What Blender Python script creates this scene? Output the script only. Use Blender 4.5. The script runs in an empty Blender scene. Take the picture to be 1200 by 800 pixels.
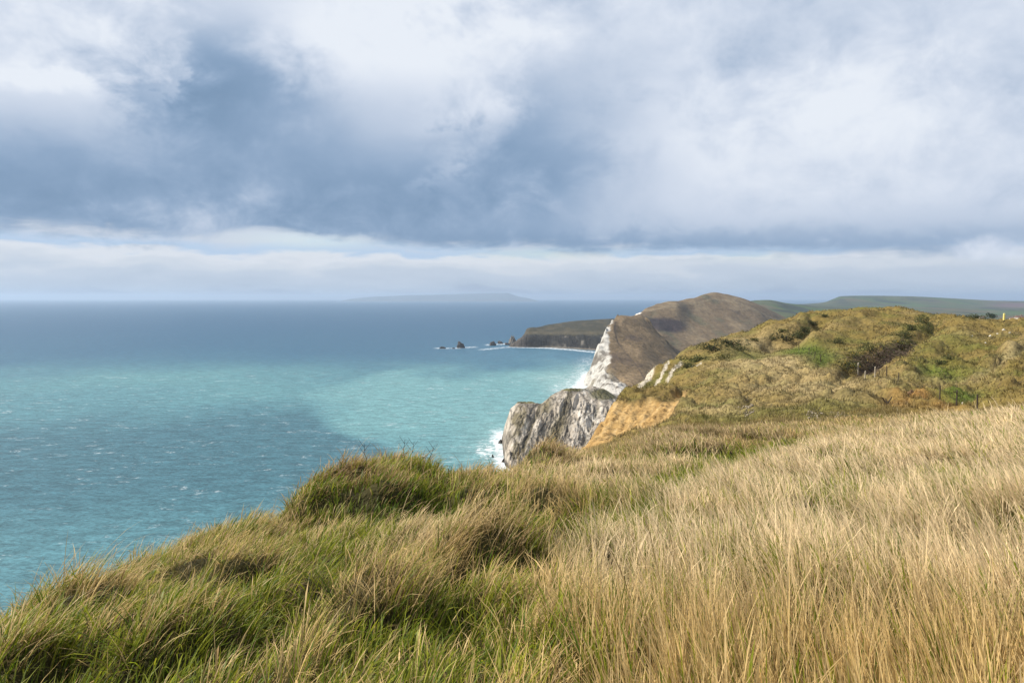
import bpy, math, random
import numpy as np

rng = np.random.default_rng(7)
random.seed(7)
scene = bpy.context.scene
col = scene.collection

# ------------------------------------------------------------------ camera frame
F = 800.0                      # focal length in photo pixels (1200 wide)
HOR = 348.6                    # photo row of the true horizontal
PITCH = math.atan((400 - HOR) / F)
CAMZ = 150.0                   # eye height above the sea

def t_of_row(row):
    return np.tan(np.arctan((400 - np.asarray(row, float)) / F) - PITCH)

def row_of_t(t):
    return 400 - F * np.tan(np.arctan(t) + PITCH)

def u_of_px(px):
    return (np.asarray(px, float) - 600) / F

# ------------------------------------------------------------------ noise
def _hash(ix, iy, seed):
    h = (ix.astype(np.int64) * 374761393 + iy.astype(np.int64) * 668265263 + seed * 974634777) & 0xFFFFFFFF
    h = ((h ^ (h >> 13)) * 1274126177) & 0xFFFFFFFF
    return (h ^ (h >> 16)) & 0xFFFFFFFF

def noise(x, y, seed=0):
    x = np.asarray(x, float); y = np.asarray(y, float)
    x0 = np.floor(x); y0 = np.floor(y)
    fx = x - x0; fy = y - y0
    sx = fx * fx * fx * (fx * (fx * 6 - 15) + 10); sy = fy * fy * fy * (fy * (fy * 6 - 15) + 10)
    def g(ix, iy, dx, dy):
        a = _hash(ix, iy, seed) * (2 * math.pi / 4294967296.0)
        return np.cos(a) * dx + np.sin(a) * dy
    n00 = g(x0, y0, fx, fy); n10 = g(x0 + 1, y0, fx - 1, fy)
    n01 = g(x0, y0 + 1, fx, fy - 1); n11 = g(x0 + 1, y0 + 1, fx - 1, fy - 1)
    return ((n00 * (1 - sx) + n10 * sx) * (1 - sy) + (n01 * (1 - sx) + n11 * sx) * sy) * 1.5

def fbm(x, y, seed=0, octs=4, gain=0.5, lac=2.03):
    a = 1.0; s = 0; tot = 0
    for o in range(octs):
        s = s + a * noise(x, y, seed + o * 17); tot += a
        x = x * lac; y = y * lac; a *= gain
    return s / tot

def billow(x, y, seed=0, octs=3, gain=0.5):
    a = 1.0; s = 0; tot = 0
    for o in range(octs):
        s = s + a * np.minimum(1, np.abs(noise(x, y, seed + o * 31)) * 1.6); tot += a
        x = x * 2.1; y = y * 2.1; a *= gain
    return s / tot

def sstep(a, b, x):
    t = np.clip((x - a) / (b - a), 0, 1)
    return t * t * (3 - 2 * t)

def blob(px, row, cx, cy, rx, ry, rot=0.0):
    c, s = math.cos(rot), math.sin(rot)
    dx = px - cx; dy = row - cy
    a = (dx * c + dy * s) / rx; b = (-dx * s + dy * c) / ry
    return np.exp(-(a * a + b * b))

def lerp(a, b, f):
    return a + (b - a) * f

def mixc(c, d, f):
    return c + (np.asarray(d, float) - c) * f[..., None]

# ------------------------------------------------------------------ monotone interpolation
def pchip(xk, yk, xq):
    """xk (K,), yk (K,N), xq (Q,) -> (Q,N); flat outside."""
    h = np.diff(xk)[:, None]
    d = np.diff(yk, axis=0) / h
    m = np.zeros_like(yk)
    m[0] = d[0]; m[-1] = d[-1]
    if len(xk) > 2:
        p = d[:-1] * d[1:]
        w1 = 2 * h[1:] + h[:-1]; w2 = h[1:] + 2 * h[:-1]
        with np.errstate(divide='ignore', invalid='ignore'):
            hm = (w1 + w2) / (w1 / d[:-1] + w2 / d[1:])
        m[1:-1] = np.where(p > 0, hm, 0)
    m = np.nan_to_num(m)
    xq = np.clip(xq, xk[0], xk[-1])
    i = np.clip(np.searchsorted(xk, xq) - 1, 0, len(xk) - 2)
    hh = (xk[i + 1] - xk[i])
    t = ((xq - xk[i]) / hh)[:, None]; hh = hh[:, None]
    return ((2 * t**3 - 3 * t**2 + 1) * yk[i] + (t**3 - 2 * t**2 + t) * hh * m[i]
            + (-2 * t**3 + 3 * t**2) * yk[i + 1] + (t**3 - t**2) * hh * m[i + 1])

def land(columns, pxs, Ys):
    """columns: {px: [(Y, row) or (Y, None, z)]}.  Returns world height grid Z[px, Y]."""
    cps = sorted(columns)
    rows_t = []
    lv = np.log(Ys)
    for c in cps:
        e = sorted(columns[c], key=lambda q: q[0])
        yk = np.array([q[0] for q in e], float)
        tk = np.array([(q[2] - CAMZ) / q[0] if len(q) == 3 else float(t_of_row(q[1])) for q in e])
        t = pchip(np.log(yk), tk[:, None], lv)[:, 0]
        z0 = CAMZ + tk[0] * yk[0]; z1 = CAMZ + tk[-1] * yk[-1]
        t = np.where(Ys < yk[0], (z0 - CAMZ) / Ys, t)
        t = np.where(Ys > yk[-1], (z1 - CAMZ) / Ys, t)
        rows_t.append(t)
    T = pchip(np.array(cps, float), np.array(rows_t), pxs)
    return CAMZ + T * Ys[None, :]

def smooth(A, n=1):
    for _ in range(n):
        B = np.pad(A, 1, mode='edge')
        A = (B[:-2, 1:-1] + B[2:, 1:-1] + 2 * B[1:-1, 1:-1]) / 4
        B = np.pad(A, 1, mode='edge')
        A = (B[1:-1, :-2] + B[1:-1, 2:] + 2 * B[1:-1, 1:-1]) / 4
    return A

def grid_normals(X, Y, Z):
    P = np.stack([X, Y, Z], -1)
    du = np.gradient(P, axis=0); dv = np.gradient(P, axis=1)
    n = np.cross(du, dv)
    n /= np.maximum(np.linalg.norm(n, axis=-1, keepdims=True), 1e-9)
    return n * np.sign(n[..., 2:3] + 1e-9)

# ------------------------------------------------------------------ mesh helpers
def set_props(o, label=None, category=None, group=None, kind=None):
    if label: o['label'] = label
    if category: o['category'] = category
    if group: o['group'] = group
    if kind: o['kind'] = kind
    return o

def raw_mesh(name, verts, faces_flat, loop_counts, mat, smooth_=True):
    me = bpy.data.meshes.new(name)
    nv = len(verts); nl = len(faces_flat); nf = len(loop_counts)
    me.vertices.add(nv); me.loops.add(nl); me.polygons.add(nf)
    me.vertices.foreach_set('co', np.ascontiguousarray(verts, np.float32).ravel())
    me.loops.foreach_set('vertex_index', np.ascontiguousarray(faces_flat, np.int32))
    starts = np.concatenate([[0], np.cumsum(loop_counts)[:-1]]).astype(np.int32)
    me.polygons.foreach_set('loop_start', starts)
    me.polygons.foreach_set('use_smooth', np.full(nf, smooth_, bool))
    me.update(calc_edges=True)
    if mat: me.materials.append(mat)
    o = bpy.data.objects.new(name, me)
    col.objects.link(o)
    return o

def add_color(me, name, rgb):
    at = me.attributes.new(name, 'FLOAT_COLOR', 'POINT')
    c = np.ones((len(rgb), 4), np.float32); c[:, :3] = rgb
    at.data.foreach_set('color', c.ravel())

def add_float(me, name, v):
    at = me.attributes.new(name, 'FLOAT', 'POINT')
    at.data.foreach_set('value', np.ascontiguousarray(v, np.float32).ravel())

def grid_mesh(name, X, Y, Z, mat, color=None, keep=None):
    nu, nv = X.shape
    idx = np.arange(nu * nv).reshape(nu, nv)
    q = np.stack([idx[:-1, :-1], idx[1:, :-1], idx[1:, 1:], idx[:-1, 1:]], -1).reshape(-1, 4)
    V = np.stack([X, Y, Z], -1).reshape(-1, 3)
    C = color.reshape(-1, 3) if color is not None else None
    if keep is not None:
        q = q[keep.reshape(-1)[q].any(1)]
        used = np.zeros(len(V), bool); used[q.ravel()] = True
        remap = np.cumsum(used) - 1
        q = remap[q]; V = V[used]
        if C is not None: C = C[used]
    o = raw_mesh(name, V, q.ravel(), np.full(len(q), 4), mat)
    if C is not None: add_color(o.data, 'Col', C)
    return o

# ------------------------------------------------------------------ materials
def new_mat(name):
    m = bpy.data.materials.new(name); m.use_nodes = True
    nt = m.node_tree; nt.nodes.clear()
    out = nt.nodes.new('ShaderNodeOutputMaterial')
    return m, nt, out

def N(nt, kind, **kw):
    n = nt.nodes.new(kind)
    for k, v in kw.items(): setattr(n, k, v)
    return n

def terrain_mat(name, fine=1.0, amount=0.5, bump=0.5, bump_dist=0.3, rough=0.95, cracks=None):
    """vertex colour times two octaves of world-space noise, bumped by the same noise"""
    m, nt, out = new_mat(name)
    L = nt.links
    vc = N(nt, 'ShaderNodeVertexColor', layer_name='Col')
    tc = N(nt, 'ShaderNodeTexCoord')
    n1 = N(nt, 'ShaderNodeTexNoise'); n1.inputs['Scale'].default_value = fine
    n1.inputs['Detail'].default_value = 6; n1.inputs['Roughness'].default_value = 0.65
    L.new(tc.outputs['Object'], n1.inputs['Vector'])
    mr = N(nt, 'ShaderNodeMapRange')
    mr.inputs['From Min'].default_value = 0.3; mr.inputs['From Max'].default_value = 0.7
    mr.inputs['To Min'].default_value = 1 - amount; mr.inputs['To Max'].default_value = 1 + amount
    L.new(n1.outputs['Fac'], mr.inputs['Value'])
    mul = N(nt, 'ShaderNodeVectorMath', operation='SCALE')
    L.new(vc.outputs['Color'], mul.inputs[0]); L.new(mr.outputs['Result'], mul.inputs['Scale'])
    bs = N(nt, 'ShaderNodeBsdfPrincipled')
    bs.inputs['Roughness'].default_value = rough
    bs.inputs['Specular IOR Level'].default_value = 0.15
    L.new(mul.outputs[0], bs.inputs['Base Color'])
    h = n1.outputs['Fac']
    if cracks:
        cs, cdark = cracks
        wob = N(nt, 'ShaderNodeVectorMath', operation='SCALE'); L.new(n1.outputs['Color'], wob.inputs[0]); wob.inputs['Scale'].default_value = 9.0
        ad = N(nt, 'ShaderNodeVectorMath', operation='ADD'); L.new(tc.outputs['Object'], ad.inputs[0]); L.new(wob.outputs[0], ad.inputs[1])
        mp = N(nt, 'ShaderNodeMapping'); mp.inputs['Rotation'].default_value = (0, -0.5, 0.2); mp.inputs['Scale'].default_value = cs
        L.new(ad.outputs[0], mp.inputs['Vector'])
        vo = N(nt, 'ShaderNodeTexVoronoi', feature='DISTANCE_TO_EDGE'); vo.inputs['Scale'].default_value = 1.0; L.new(mp.outputs[0], vo.inputs['Vector'])
        vf = N(nt, 'ShaderNodeTexVoronoi', feature='F1'); vf.inputs['Scale'].default_value = 1.0; L.new(mp.outputs[0], vf.inputs['Vector'])
        ed = N(nt, 'ShaderNodeMapRange', interpolation_type='SMOOTHSTEP'); ed.inputs['From Min'].default_value = 0.0; ed.inputs['From Max'].default_value = 0.10
        ed.inputs['To Min'].default_value = cdark; L.new(vo.outputs['Distance'], ed.inputs['Value'])
        sx = N(nt, 'ShaderNodeSeparateColor'); L.new(vf.outputs['Color'], sx.inputs[0])
        tn = N(nt, 'ShaderNodeMapRange'); tn.inputs['To Min'].default_value = 0.86; tn.inputs['To Max'].default_value = 1.12; L.new(sx.outputs[0], tn.inputs['Value'])
        m1 = N(nt, 'ShaderNodeMath', operation='MULTIPLY'); L.new(ed.outputs[0], m1.inputs[0]); L.new(tn.outputs[0], m1.inputs[1])
        m2 = N(nt, 'ShaderNodeMath', operation='MULTIPLY'); L.new(m1.outputs[0], m2.inputs[0]); L.new(mr.outputs['Result'], m2.inputs[1])
        L.new(m2.outputs[0], mul.inputs['Scale'])
        h1 = N(nt, 'ShaderNodeMath', operation='MULTIPLY_ADD'); L.new(ed.outputs[0], h1.inputs[0]); h1.inputs[1].default_value = 0.8; L.new(sx.outputs[0], h1.inputs[2])
        h2 = N(nt, 'ShaderNodeMath', operation='ADD'); L.new(h1.outputs[0], h2.inputs[0]); L.new(n1.outputs['Fac'], h2.inputs[1]); h = h2.outputs[0]
    if bump:
        b = N(nt, 'ShaderNodeBump'); b.inputs['Strength'].default_value = bump; b.inputs['Distance'].default_value = bump_dist
        L.new(h, b.inputs['Height']); L.new(b.outputs[0], bs.inputs['Normal'])
    L.new(bs.outputs[0], out.inputs['Surface'])
    return m

def plain_mat(name, c1, c2, scale=8.0, rough=0.85, bump=0.4, bump_dist=0.02):
    m, nt, out = new_mat(name); L = nt.links
    tc = N(nt, 'ShaderNodeTexCoord')
    n1 = N(nt, 'ShaderNodeTexNoise'); n1.inputs['Scale'].default_value = scale; n1.inputs['Detail'].default_value = 6
    n1.inputs['Roughness'].default_value = 0.65
    L.new(tc.outputs['Object'], n1.inputs['Vector'])
    r = N(nt, 'ShaderNodeValToRGB')
    r.color_ramp.elements[0].position = 0.35; r.color_ramp.elements[0].color = (*c1, 1)
    r.color_ramp.elements[1].position = 0.65; r.color_ramp.elements[1].color = (*c2, 1)
    L.new(n1.outputs['Fac'], r.inputs['Fac'])
    bs = N(nt, 'ShaderNodeBsdfPrincipled'); bs.inputs['Roughness'].default_value = rough
    bs.inputs['Specular IOR Level'].default_value = 0.25
    L.new(r.outputs['Color'], bs.inputs['Base Color'])
    b = N(nt, 'ShaderNodeBump'); b.inputs['Strength'].default_value = bump; b.inputs['Distance'].default_value = bump_dist
    L.new(n1.outputs['Fac'], b.inputs['Height']); L.new(b.outputs[0], bs.inputs['Normal'])
    L.new(bs.outputs[0], out.inputs['Surface'])
    return m

def leaf_mat(name, translucency=0.35, rough=0.6):
    m, nt, out = new_mat(name); L = nt.links
    vc = N(nt, 'ShaderNodeVertexColor', layer_name='Col')
    bs = N(nt, 'ShaderNodeBsdfPrincipled'); bs.inputs['Roughness'].default_value = rough
    bs.inputs['Specular IOR Level'].default_value = 0.2
    L.new(vc.outputs['Color'], bs.inputs['Base Color'])
    tr = N(nt, 'ShaderNodeBsdfTranslucent'); L.new(vc.outputs['Color'], tr.inputs['Color'])
    mx = N(nt, 'ShaderNodeMixShader'); mx.inputs[0].default_value = translucency
    L.new(bs.outputs[0], mx.inputs[1]); L.new(tr.outputs[0], mx.inputs[2])
    L.new(mx.outputs[0], out.inputs['Surface'])
    return m

# =================================================================== GROUND (near headland)
Z = None
GC = {   # photo column -> (distance, row of the visible surface) or (distance, None, world height)
 -320: [(1.2, 1500), (2.2, 1080), (3.2, 950), (4.2, 960), (6, 1150), (12, None, 125), (40, None, 70), (120, None, 10), (300, None, -20)],
 -150: [(1.2, 1480), (2.5, 960), (4, 815), (5, 790), (6.2, 860), (9, 1150), (15, None, 125), (50, None, 70), (120, None, 10), (300, None, -20)],
 0:    [(1.2, 1450), (2.6, 880), (4, 752), (5.5, 708), (6.6, 728), (8, 850), (11, 1150), (18, None, 125), (50, None, 75), (120, None, 10), (300, None, -20)],
 110:  [(1.2, 1440), (2.6, 870), (4, 742), (6, 676), (7.6, 668), (9, 740), (12, 1000), (20, None, 125), (60, None, 75), (150, None, 5), (300, None, -20)],
 200:  [(1.2, 1430), (2.6, 860), (4, 735), (6, 668), (8, 642), (9.2, 640), (11, 720), (15, 1000), (24, None, 122), (60, None, 78), (150, None, 5), (300, None, -20)],
 290:  [(1.2, 1420), (2.6, 850), (4, 725), (6, 660), (8.2, 622), (10, 614), (12, 680), (16, 950), (26, None, 122), (60, None, 80), (150, None, 5), (300, None, -20)],
 322:  [(1.2, 1415), (2.6, 848), (4, 722), (6, 660), (8.2, 626), (9.4, 618), (10.4, 602), (11.2, 596), (12.3, 680), (16, 950), (26, None, 122), (60, None, 80), (150, None, 5), (300, None, -20)],
 345:  [(1.2, 1410), (2.6, 845), (4, 720), (6, 660), (8.2, 626), (9.3, 626), (10.2, 578), (11.4, 562), (12.6, 600), (16, 900), (26, None, 122), (60, None, 80), (150, None, 5), (300, None, -20)],
 390:  [(1.2, 1400), (2.6, 840), (4, 716), (6, 652), (8.3, 616), (9.4, 622), (10.4, 556), (11.4, 540), (12.8, 560), (17, 850), (28, None, 122), (60, None, 82), (150, None, 5), (300, None, -20)],
 440:  [(1.2, 1390), (2.6, 835), (4, 712), (5.5, 655), (8.2, 612), (9.5, 620), (10.7, 546), (11.6, 532), (13, 545), (17, 800), (28, None, 122), (60, None, 84), (150, None, 6), (320, None, -20)],
 490:  [(1.2, 1380), (2.6, 830), (4, 708), (5.5, 650), (8.0, 608), (9.6, 618), (10.9, 550), (11.8, 533), (13.4, 545), (18, 780), (28, None, 122), (60, None, 84), (150, None, 8), (320, None, -20)],
 506:  [(1.2, 1378), (2.6, 829), (4, 707), (5.5, 648), (8.0, 607), (9.6, 616), (11.0, 553), (11.9, 534), (13.4, 545), (18, 770), (29, None, 122), (60, None, 84), (150, None, 9), (320, None, -20)],
 520:  [(1.2, 1375), (2.6, 828), (4, 706), (5.5, 645), (7.8, 606), (9.4, 612), (11.1, 570), (12.5, 553), (14.5, 562), (19, 740), (30, None, 122), (60, None, 85), (150, None, 10), (320, None, -20)],
 560:  [(1.2, 1370), (2.6, 825), (4, 704), (5.3, 645), (6.4, 604), (7.4, 602), (8.6, 606), (10.5, 580), (12.5, 562), (15, 555), (17.5, 580), (24, 720), (40, None, 110), (80, None, 80), (170, None, 8), (320, None, -20)],
 600:  [(1.2, 1360), (2.6, 822), (4, 702), (5.2, 642), (6, 606), (6.6, 608), (7.2, 690), (8.2, 660), (9.3, 596), (12, 566), (16, 548), (18.5, 555), (26, 680), (44, None, 108), (80, None, 82), (170, None, 10), (320, None, -20)],
 640:  [(1.2, 1350), (2.6, 820), (4, 700), (5.4, 645), (6.3, 655), (7, 690), (8, 655), (9.2, 592), (12, 562), (16, 542), (20, 532), (24, 545), (34, 640), (55, None, 108), (90, None, 84), (170, None, 14), (320, None, -20)],
 680:  [(1.2, 1340), (2.6, 818), (4, 698), (5.6, 645), (6.4, 628), (7.4, 634), (8.6, 610), (10, 584), (14, 556), (19, 541), (25, 534), (31, 540), (46, 572), (58, 540), (66, 525), (73, 545), (95, None, 88), (170, None, 20), (320, None, -20)],
 700:  [(1.2, 1335), (2.6, 816), (4, 697), (5.6, 632), (6.6, 616), (7.6, 618), (9, 594), (11, 572), (15, 553), (20, 539), (27, 529), (34, 533), (50, 540), (64, 512), (80, 491), (92, 530), (120, None, 85), (180, None, 24), (320, None, -20)],
 718:  [(1.2, 1330), (2.6, 815), (4, 696), (5.6, 630), (7.1, 606), (8.3, 608), (10, 580), (12.5, 564), (20, 535), (28, 522), (36, 526), (50, 524), (66, 506), (84, 476), (95, 466), (104, 500), (130, None, 88), (190, None, 30), (320, None, -20)],
 740:  [(1.2, 1325), (2.6, 814), (4, 695), (5.6, 628), (7.6, 596), (9, 597), (11, 573), (13.5, 560), (20, 531), (29, 516), (37, 520), (50, 516), (66, 500), (84, 474), (98, 459), (115, 462), (135, 452), (150, 480), (200, None, 60), (320, None, -20)],
 770:  [(1.2, 1320), (2.6, 812), (4, 694), (5.6, 626), (8.3, 585), (10, 585), (12, 568), (14, 557), (20, 527), (29, 506), (37, 510), (50, 508), (66, 494), (84, 470), (100, 455), (120, 455), (140, 438), (160, 430), (180, 470), (220, None, 90), (320, None, 0)],
 800:  [(1.2, 1315), (2.6, 810), (4, 692), (6, 620), (9.2, 575), (11, 575), (13, 562), (15, 550), (20, 525), (29, 503), (37, 504), (50, 498), (66, 487), (84, 466), (102, 454), (125, 445), (150, 425), (175, 410), (195, 440), (240, None, 95), (330, None, 20)],
 850:  [(1.2, 1305), (2.6, 806), (4, 690), (6, 617), (9, 576), (11, 558), (13.2, 559), (15.5, 546), (20, 524), (29, 506), (40, 500), (55, 486), (75, 468), (100, 446), (130, 430), (165, 405), (190, 394), (205, 396), (250, None, 100), (350, None, 40)],
 900:  [(1.2, 1295), (2.6, 802), (4, 688), (6, 614), (9, 570), (13, 540), (15.5, 541), (18, 533), (22, 520), (29, 504), (40, 492), (55, 478), (75, 463), (100, 444), (125, 430), (150, 418), (180, 398), (215, 379), (235, 379), (280, None, 115), (400, None, 60)],
 950:  [(1.2, 1285), (2.6, 798), (4, 685), (6, 610), (9, 566), (12, 543), (15, 526), (17.8, 528), (21, 518), (29, 502), (40, 488), (55, 472), (75, 456), (100, 437), (120, 425), (150, 412), (165, 402), (190, 382), (220, 368), (240, 369), (290, None, 120), (400, None, 65)],
 1000: [(1.2, 1275), (2.6, 794), (4, 682), (6, 606), (9, 562), (13, 529), (16.5, 513), (20, 516), (24, 508), (30, 497), (40, 486), (55, 468), (75, 453), (95, 441), (110, 436), (125, 430), (150, 410), (185, 384), (225, 363), (245, 363), (300, None, 125), (420, None, 70)],
 1050: [(1.2, 1265), (2.6, 790), (4, 678), (6, 602), (9, 557), (13, 524), (17.5, 505), (21.5, 508), (26, 500), (32, 492), (40, 485), (55, 470), (75, 452), (95, 440), (112, 434), (130, 420), (155, 398), (190, 376), (225, 362), (245, 362), (300, None, 126), (420, None, 72)],
 1100: [(1.2, 1255), (2.6, 786), (4, 674), (6, 597), (9, 552), (13, 521), (17, 504), (24, 489), (40, 488), (55, 478), (66, 466), (80, 450), (105, 432), (130, 411), (160, 390), (195, 372), (225, 369), (300, None, 127), (420, None, 74)],
 1150: [(1.2, 1245), (2.6, 782), (4, 670), (6, 592), (9, 546), (13, 514), (17, 497), (23, 486), (32, 490), (45, 486), (58, 472), (72, 458), (100, 430), (130, 405), (160, 386), (190, 374), (220, 374), (300, None, 128), (420, None, 76)],
 1200: [(1.2, 1235), (2.6, 778), (4, 664), (6, 586), (9, 540), (13, 507), (16, 494), (22, 481), (30, 485), (42, 478), (58, 462), (76, 446), (100, 424), (130, 402), (160, 386), (190, 375), (220, 375), (300, None, 128), (420, None, 78)],
 1300: [(1.2, 1220), (2.6, 770), (4, 655), (6, 575), (9, 528), (13, 495), (16, 482), (22, 470), (30, 474), (42, 466), (60, 448), (80, 432), (105, 414), (135, 396), (165, 384), (200, 376), (230, 377), (300, None, 130), (420, None, 80)],
 1560: [(1.2, 1190), (2.6, 745), (4, 630), (6, 550), (9, 500), (13, 470), (16, 458), (22, 448), (30, 448), (42, 440), (60, 425), (80, 415), (105, 402), (135, 390), (165, 382), (200, 377), (230, 378), (300, None, 132), (420, None, 82)],
}
gpx = np.concatenate([np.arange(-2200, -320, 24), np.arange(-320, -20, 6), np.arange(-20, 1230, 2.0), np.arange(1230, 1561, 6), np.arange(1584, 3400, 24)])
gY = np.exp(np.arange(math.log(1.2), math.log(420), 0.0085))
GZ = land(GC, gpx, gY)
GZ = smooth(GZ, 3)
GU = u_of_px(gpx)[:, None] * np.ones((1, len(gY)))
GYY = np.ones((len(gpx), 1)) * gY[None, :]
GX = GU * GYY
GPX = gpx[:, None] * np.ones((1, len(gY)))
DROW = row_of_t((GZ - CAMZ) / GYY)          # design row of the visible surface (for the material layout only)

def in_poly(x, y, poly):
    inside = np.zeros(x.shape, bool)
    n = len(poly)
    for i in range(n):
        x1, y1 = poly[i]; x2, y2 = poly[(i + 1) % n]
        c = ((y1 > y) != (y2 > y)) & (x < (x2 - x1) * (y - y1) / (y2 - y1 + 1e-9) + x1)
        inside ^= c
    return inside

def polyline(px, row, pts, rx, ry):
    m = np.zeros(px.shape)
    for (x1, y1), (x2, y2) in zip(pts[:-1], pts[1:]):
        n = max(2, int(math.hypot(x2 - x1, (y2 - y1) * 2) / 5))
        for k in range(n + 1):
            m = np.maximum(m, blob(px, row, x1 + (x2 - x1) * k / n, y1 + (y2 - y1) * k / n, rx, ry))
    return m

SCAR = [(664, 530), (690, 496), (712, 468), (722, 465), (745, 468), (757, 461), (770, 464), (790, 461), (806, 457), (800, 470), (788, 484), (778, 496), (750, 500), (735, 507), (712, 520), (690, 530)]
def scar_mask():
    wx = GPX + 8 * fbm(GX * 0.5, GYY * 0.5, 3, 4); wy = DROW + 7 * fbm(GX * 0.5, GYY * 0.5, 9, 3)
    return (in_poly(wx, wy, SCAR) & (GYY > 40) & (GYY < 112)).astype(float)
SCM = smooth(scar_mask(), 1)

# canopy height of the grass at each place (the turf lies below it)
def blade_len(px, row, Y, X):
    L = lerp(0.38, 0.50, sstep(520, 800, px + 0.35 * (row - 600)))
    L = L * (1 + 0.28 * fbm(X * 0.55, Y * 0.55, 41, 3))
    L = L + 0.12 * blob(px, row, 440, 560, 110, 40)
    L = L * lerp(1.0, 0.62, sstep(24, 60, Y))
    return L
GL = blade_len(GPX, DROW, GYY, GX)
near = 1 - sstep(22, 60, GYY)
hum = (fbm(GX * 0.40, GYY * 0.40, 5, 3) * 0.22 + (billow(GX * 0.75, GYY * 0.75, 77, 2) - 0.35) * 0.34) * sstep(1.0, 4, GYY)
LUMPS = [(545, 5.6, 0.75, 0.24), (470, 6.6, 0.6, 0.16), (250, 6.4, 0.7, 0.20), (110, 5.2, 0.6, 0.18), (330, 5.0, 0.55, 0.20), (180, 4.0, 0.45, 0.18), (420, 4.2, 0.5, 0.20),
         (720, 9.0, 0.9, 0.22), (650, 10.4, 0.8, 0.2), (560, 11.5, 0.8, 0.2), (800, 21, 1.8, 0.45), (660, 19, 1.5, 0.30), (880, 26, 2.0, 0.4), (60, 4.0, 0.4, 0.15), (620, 4.4, 0.5, 0.14), (300, 3.3, 0.35, 0.14)]
lump = np.zeros_like(GX)
for lp, ly, lr, lh in LUMPS:
    lx = float(u_of_px(lp)) * ly
    dd = np.hypot(GX - lx, (GYY - ly) * 0.9) / lr
    lump = lump + lh * np.clip(1 - dd ** 2, 0, None) ** 0.7 * 1.1 - 0.35 * lh * np.exp(-((dd - 1.15) / 0.25) ** 2)
hum = hum + lump
hum *= lerp(1.0, 0.75, sstep(640, 860, GPX))
hum += fbm(GX * 1.6, GYY * 1.6, 85, 3) * 0.16 * np.exp(-((GPX - 425) / 110) ** 2 - ((GYY - 11) / 1.6) ** 2)
HUMN = hum / 0.22
far = sstep(26, 85, GYY) * (1 - SCM)
# hummocks of the slumped ground, longer across the slope than up it
qx = GX * 0.80 + GYY * 0.35; qy = -GX * 0.35 + GYY * 0.80
ramp = 1 - blob(GPX, DROW, 930, 408, 60, 14) * 0.8
DITCH = np.maximum(polyline(GPX, DROW, [(903, 403), (930, 397), (960, 381)], 9, 5), polyline(GPX, DROW, [(996, 434), (1030, 424), (1062, 404), (1096, 380)], 11, 6))
DITCH = np.maximum(DITCH, 0.9 * polyline(GPX, DROW, [(1072, 462), (1100, 450), (1140, 432), (1175, 420)], 10, 6))
BANK = np.maximum(polyline(GPX, DROW, [(955, 398), (985, 384), (1010, 374)], 14, 7), polyline(GPX, DROW, [(1060, 432), (1095, 412), (1130, 388)], 16, 8))
BANK = np.maximum(BANK, polyline(GPX, DROW, [(1100, 448), (1135, 434), (1170, 418), (1205, 402)], 10, 5))
BANK = np.maximum(BANK, 0.8 * polyline(GPX, DROW, [(900, 392), (925, 384), (940, 376)], 10, 6))
hill = ((billow(qx * 0.085, qy * 0.060, 13, 2, 0.5) - 0.40) * 2.4 + (billow(qx * 0.24, qy * 0.17, 15, 4, 0.6) - 0.40) * 0.8 + fbm(qx * 0.30, qy * 0.20, 23, 3) * 0.7) * sstep(30, 130, GYY) * ramp
hill = hill * (1 - 0.8 * blob(GPX, DROW, 745, 458, 45, 9)) + (billow(GX * 0.75, GYY * 0.55, 16, 2) - 0.35) * 0.35 * sstep(40, 80, GYY)
hill = hill + (1.5 * BANK - 2.4 * DITCH - 0.4) * sstep(55, 90, GYY)
mid = ((billow(GX * 0.20, GYY * 0.15, 19, 3) - 0.36) * 1.7) * sstep(28, 60, GYY) * (1 - sstep(100, 150, GYY)) * ramp
scarn = SCM * ((billow((GPX + 0.8 * DROW) * 0.055, (GPX - DROW) * 0.012, 29, 4, 0.6) - 0.35) * 0.45 + fbm(GX * 0.8, GYY * 0.5, 31, 4, 0.65) * 0.75)
lip = -1.1 * SCM
# the slumped ground is stepped with little terraces of torn turf
GZ2 = GZ - 0.55 * GL * near + hum * near + (hill + mid) * (1 - SCM) + scarn + lip * sstep(55, 75, GYY)
GN = grid_normals(GX, GYY, GZ2)
GROW = row_of_t((GZ2 - CAMZ) / GYY)

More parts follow.
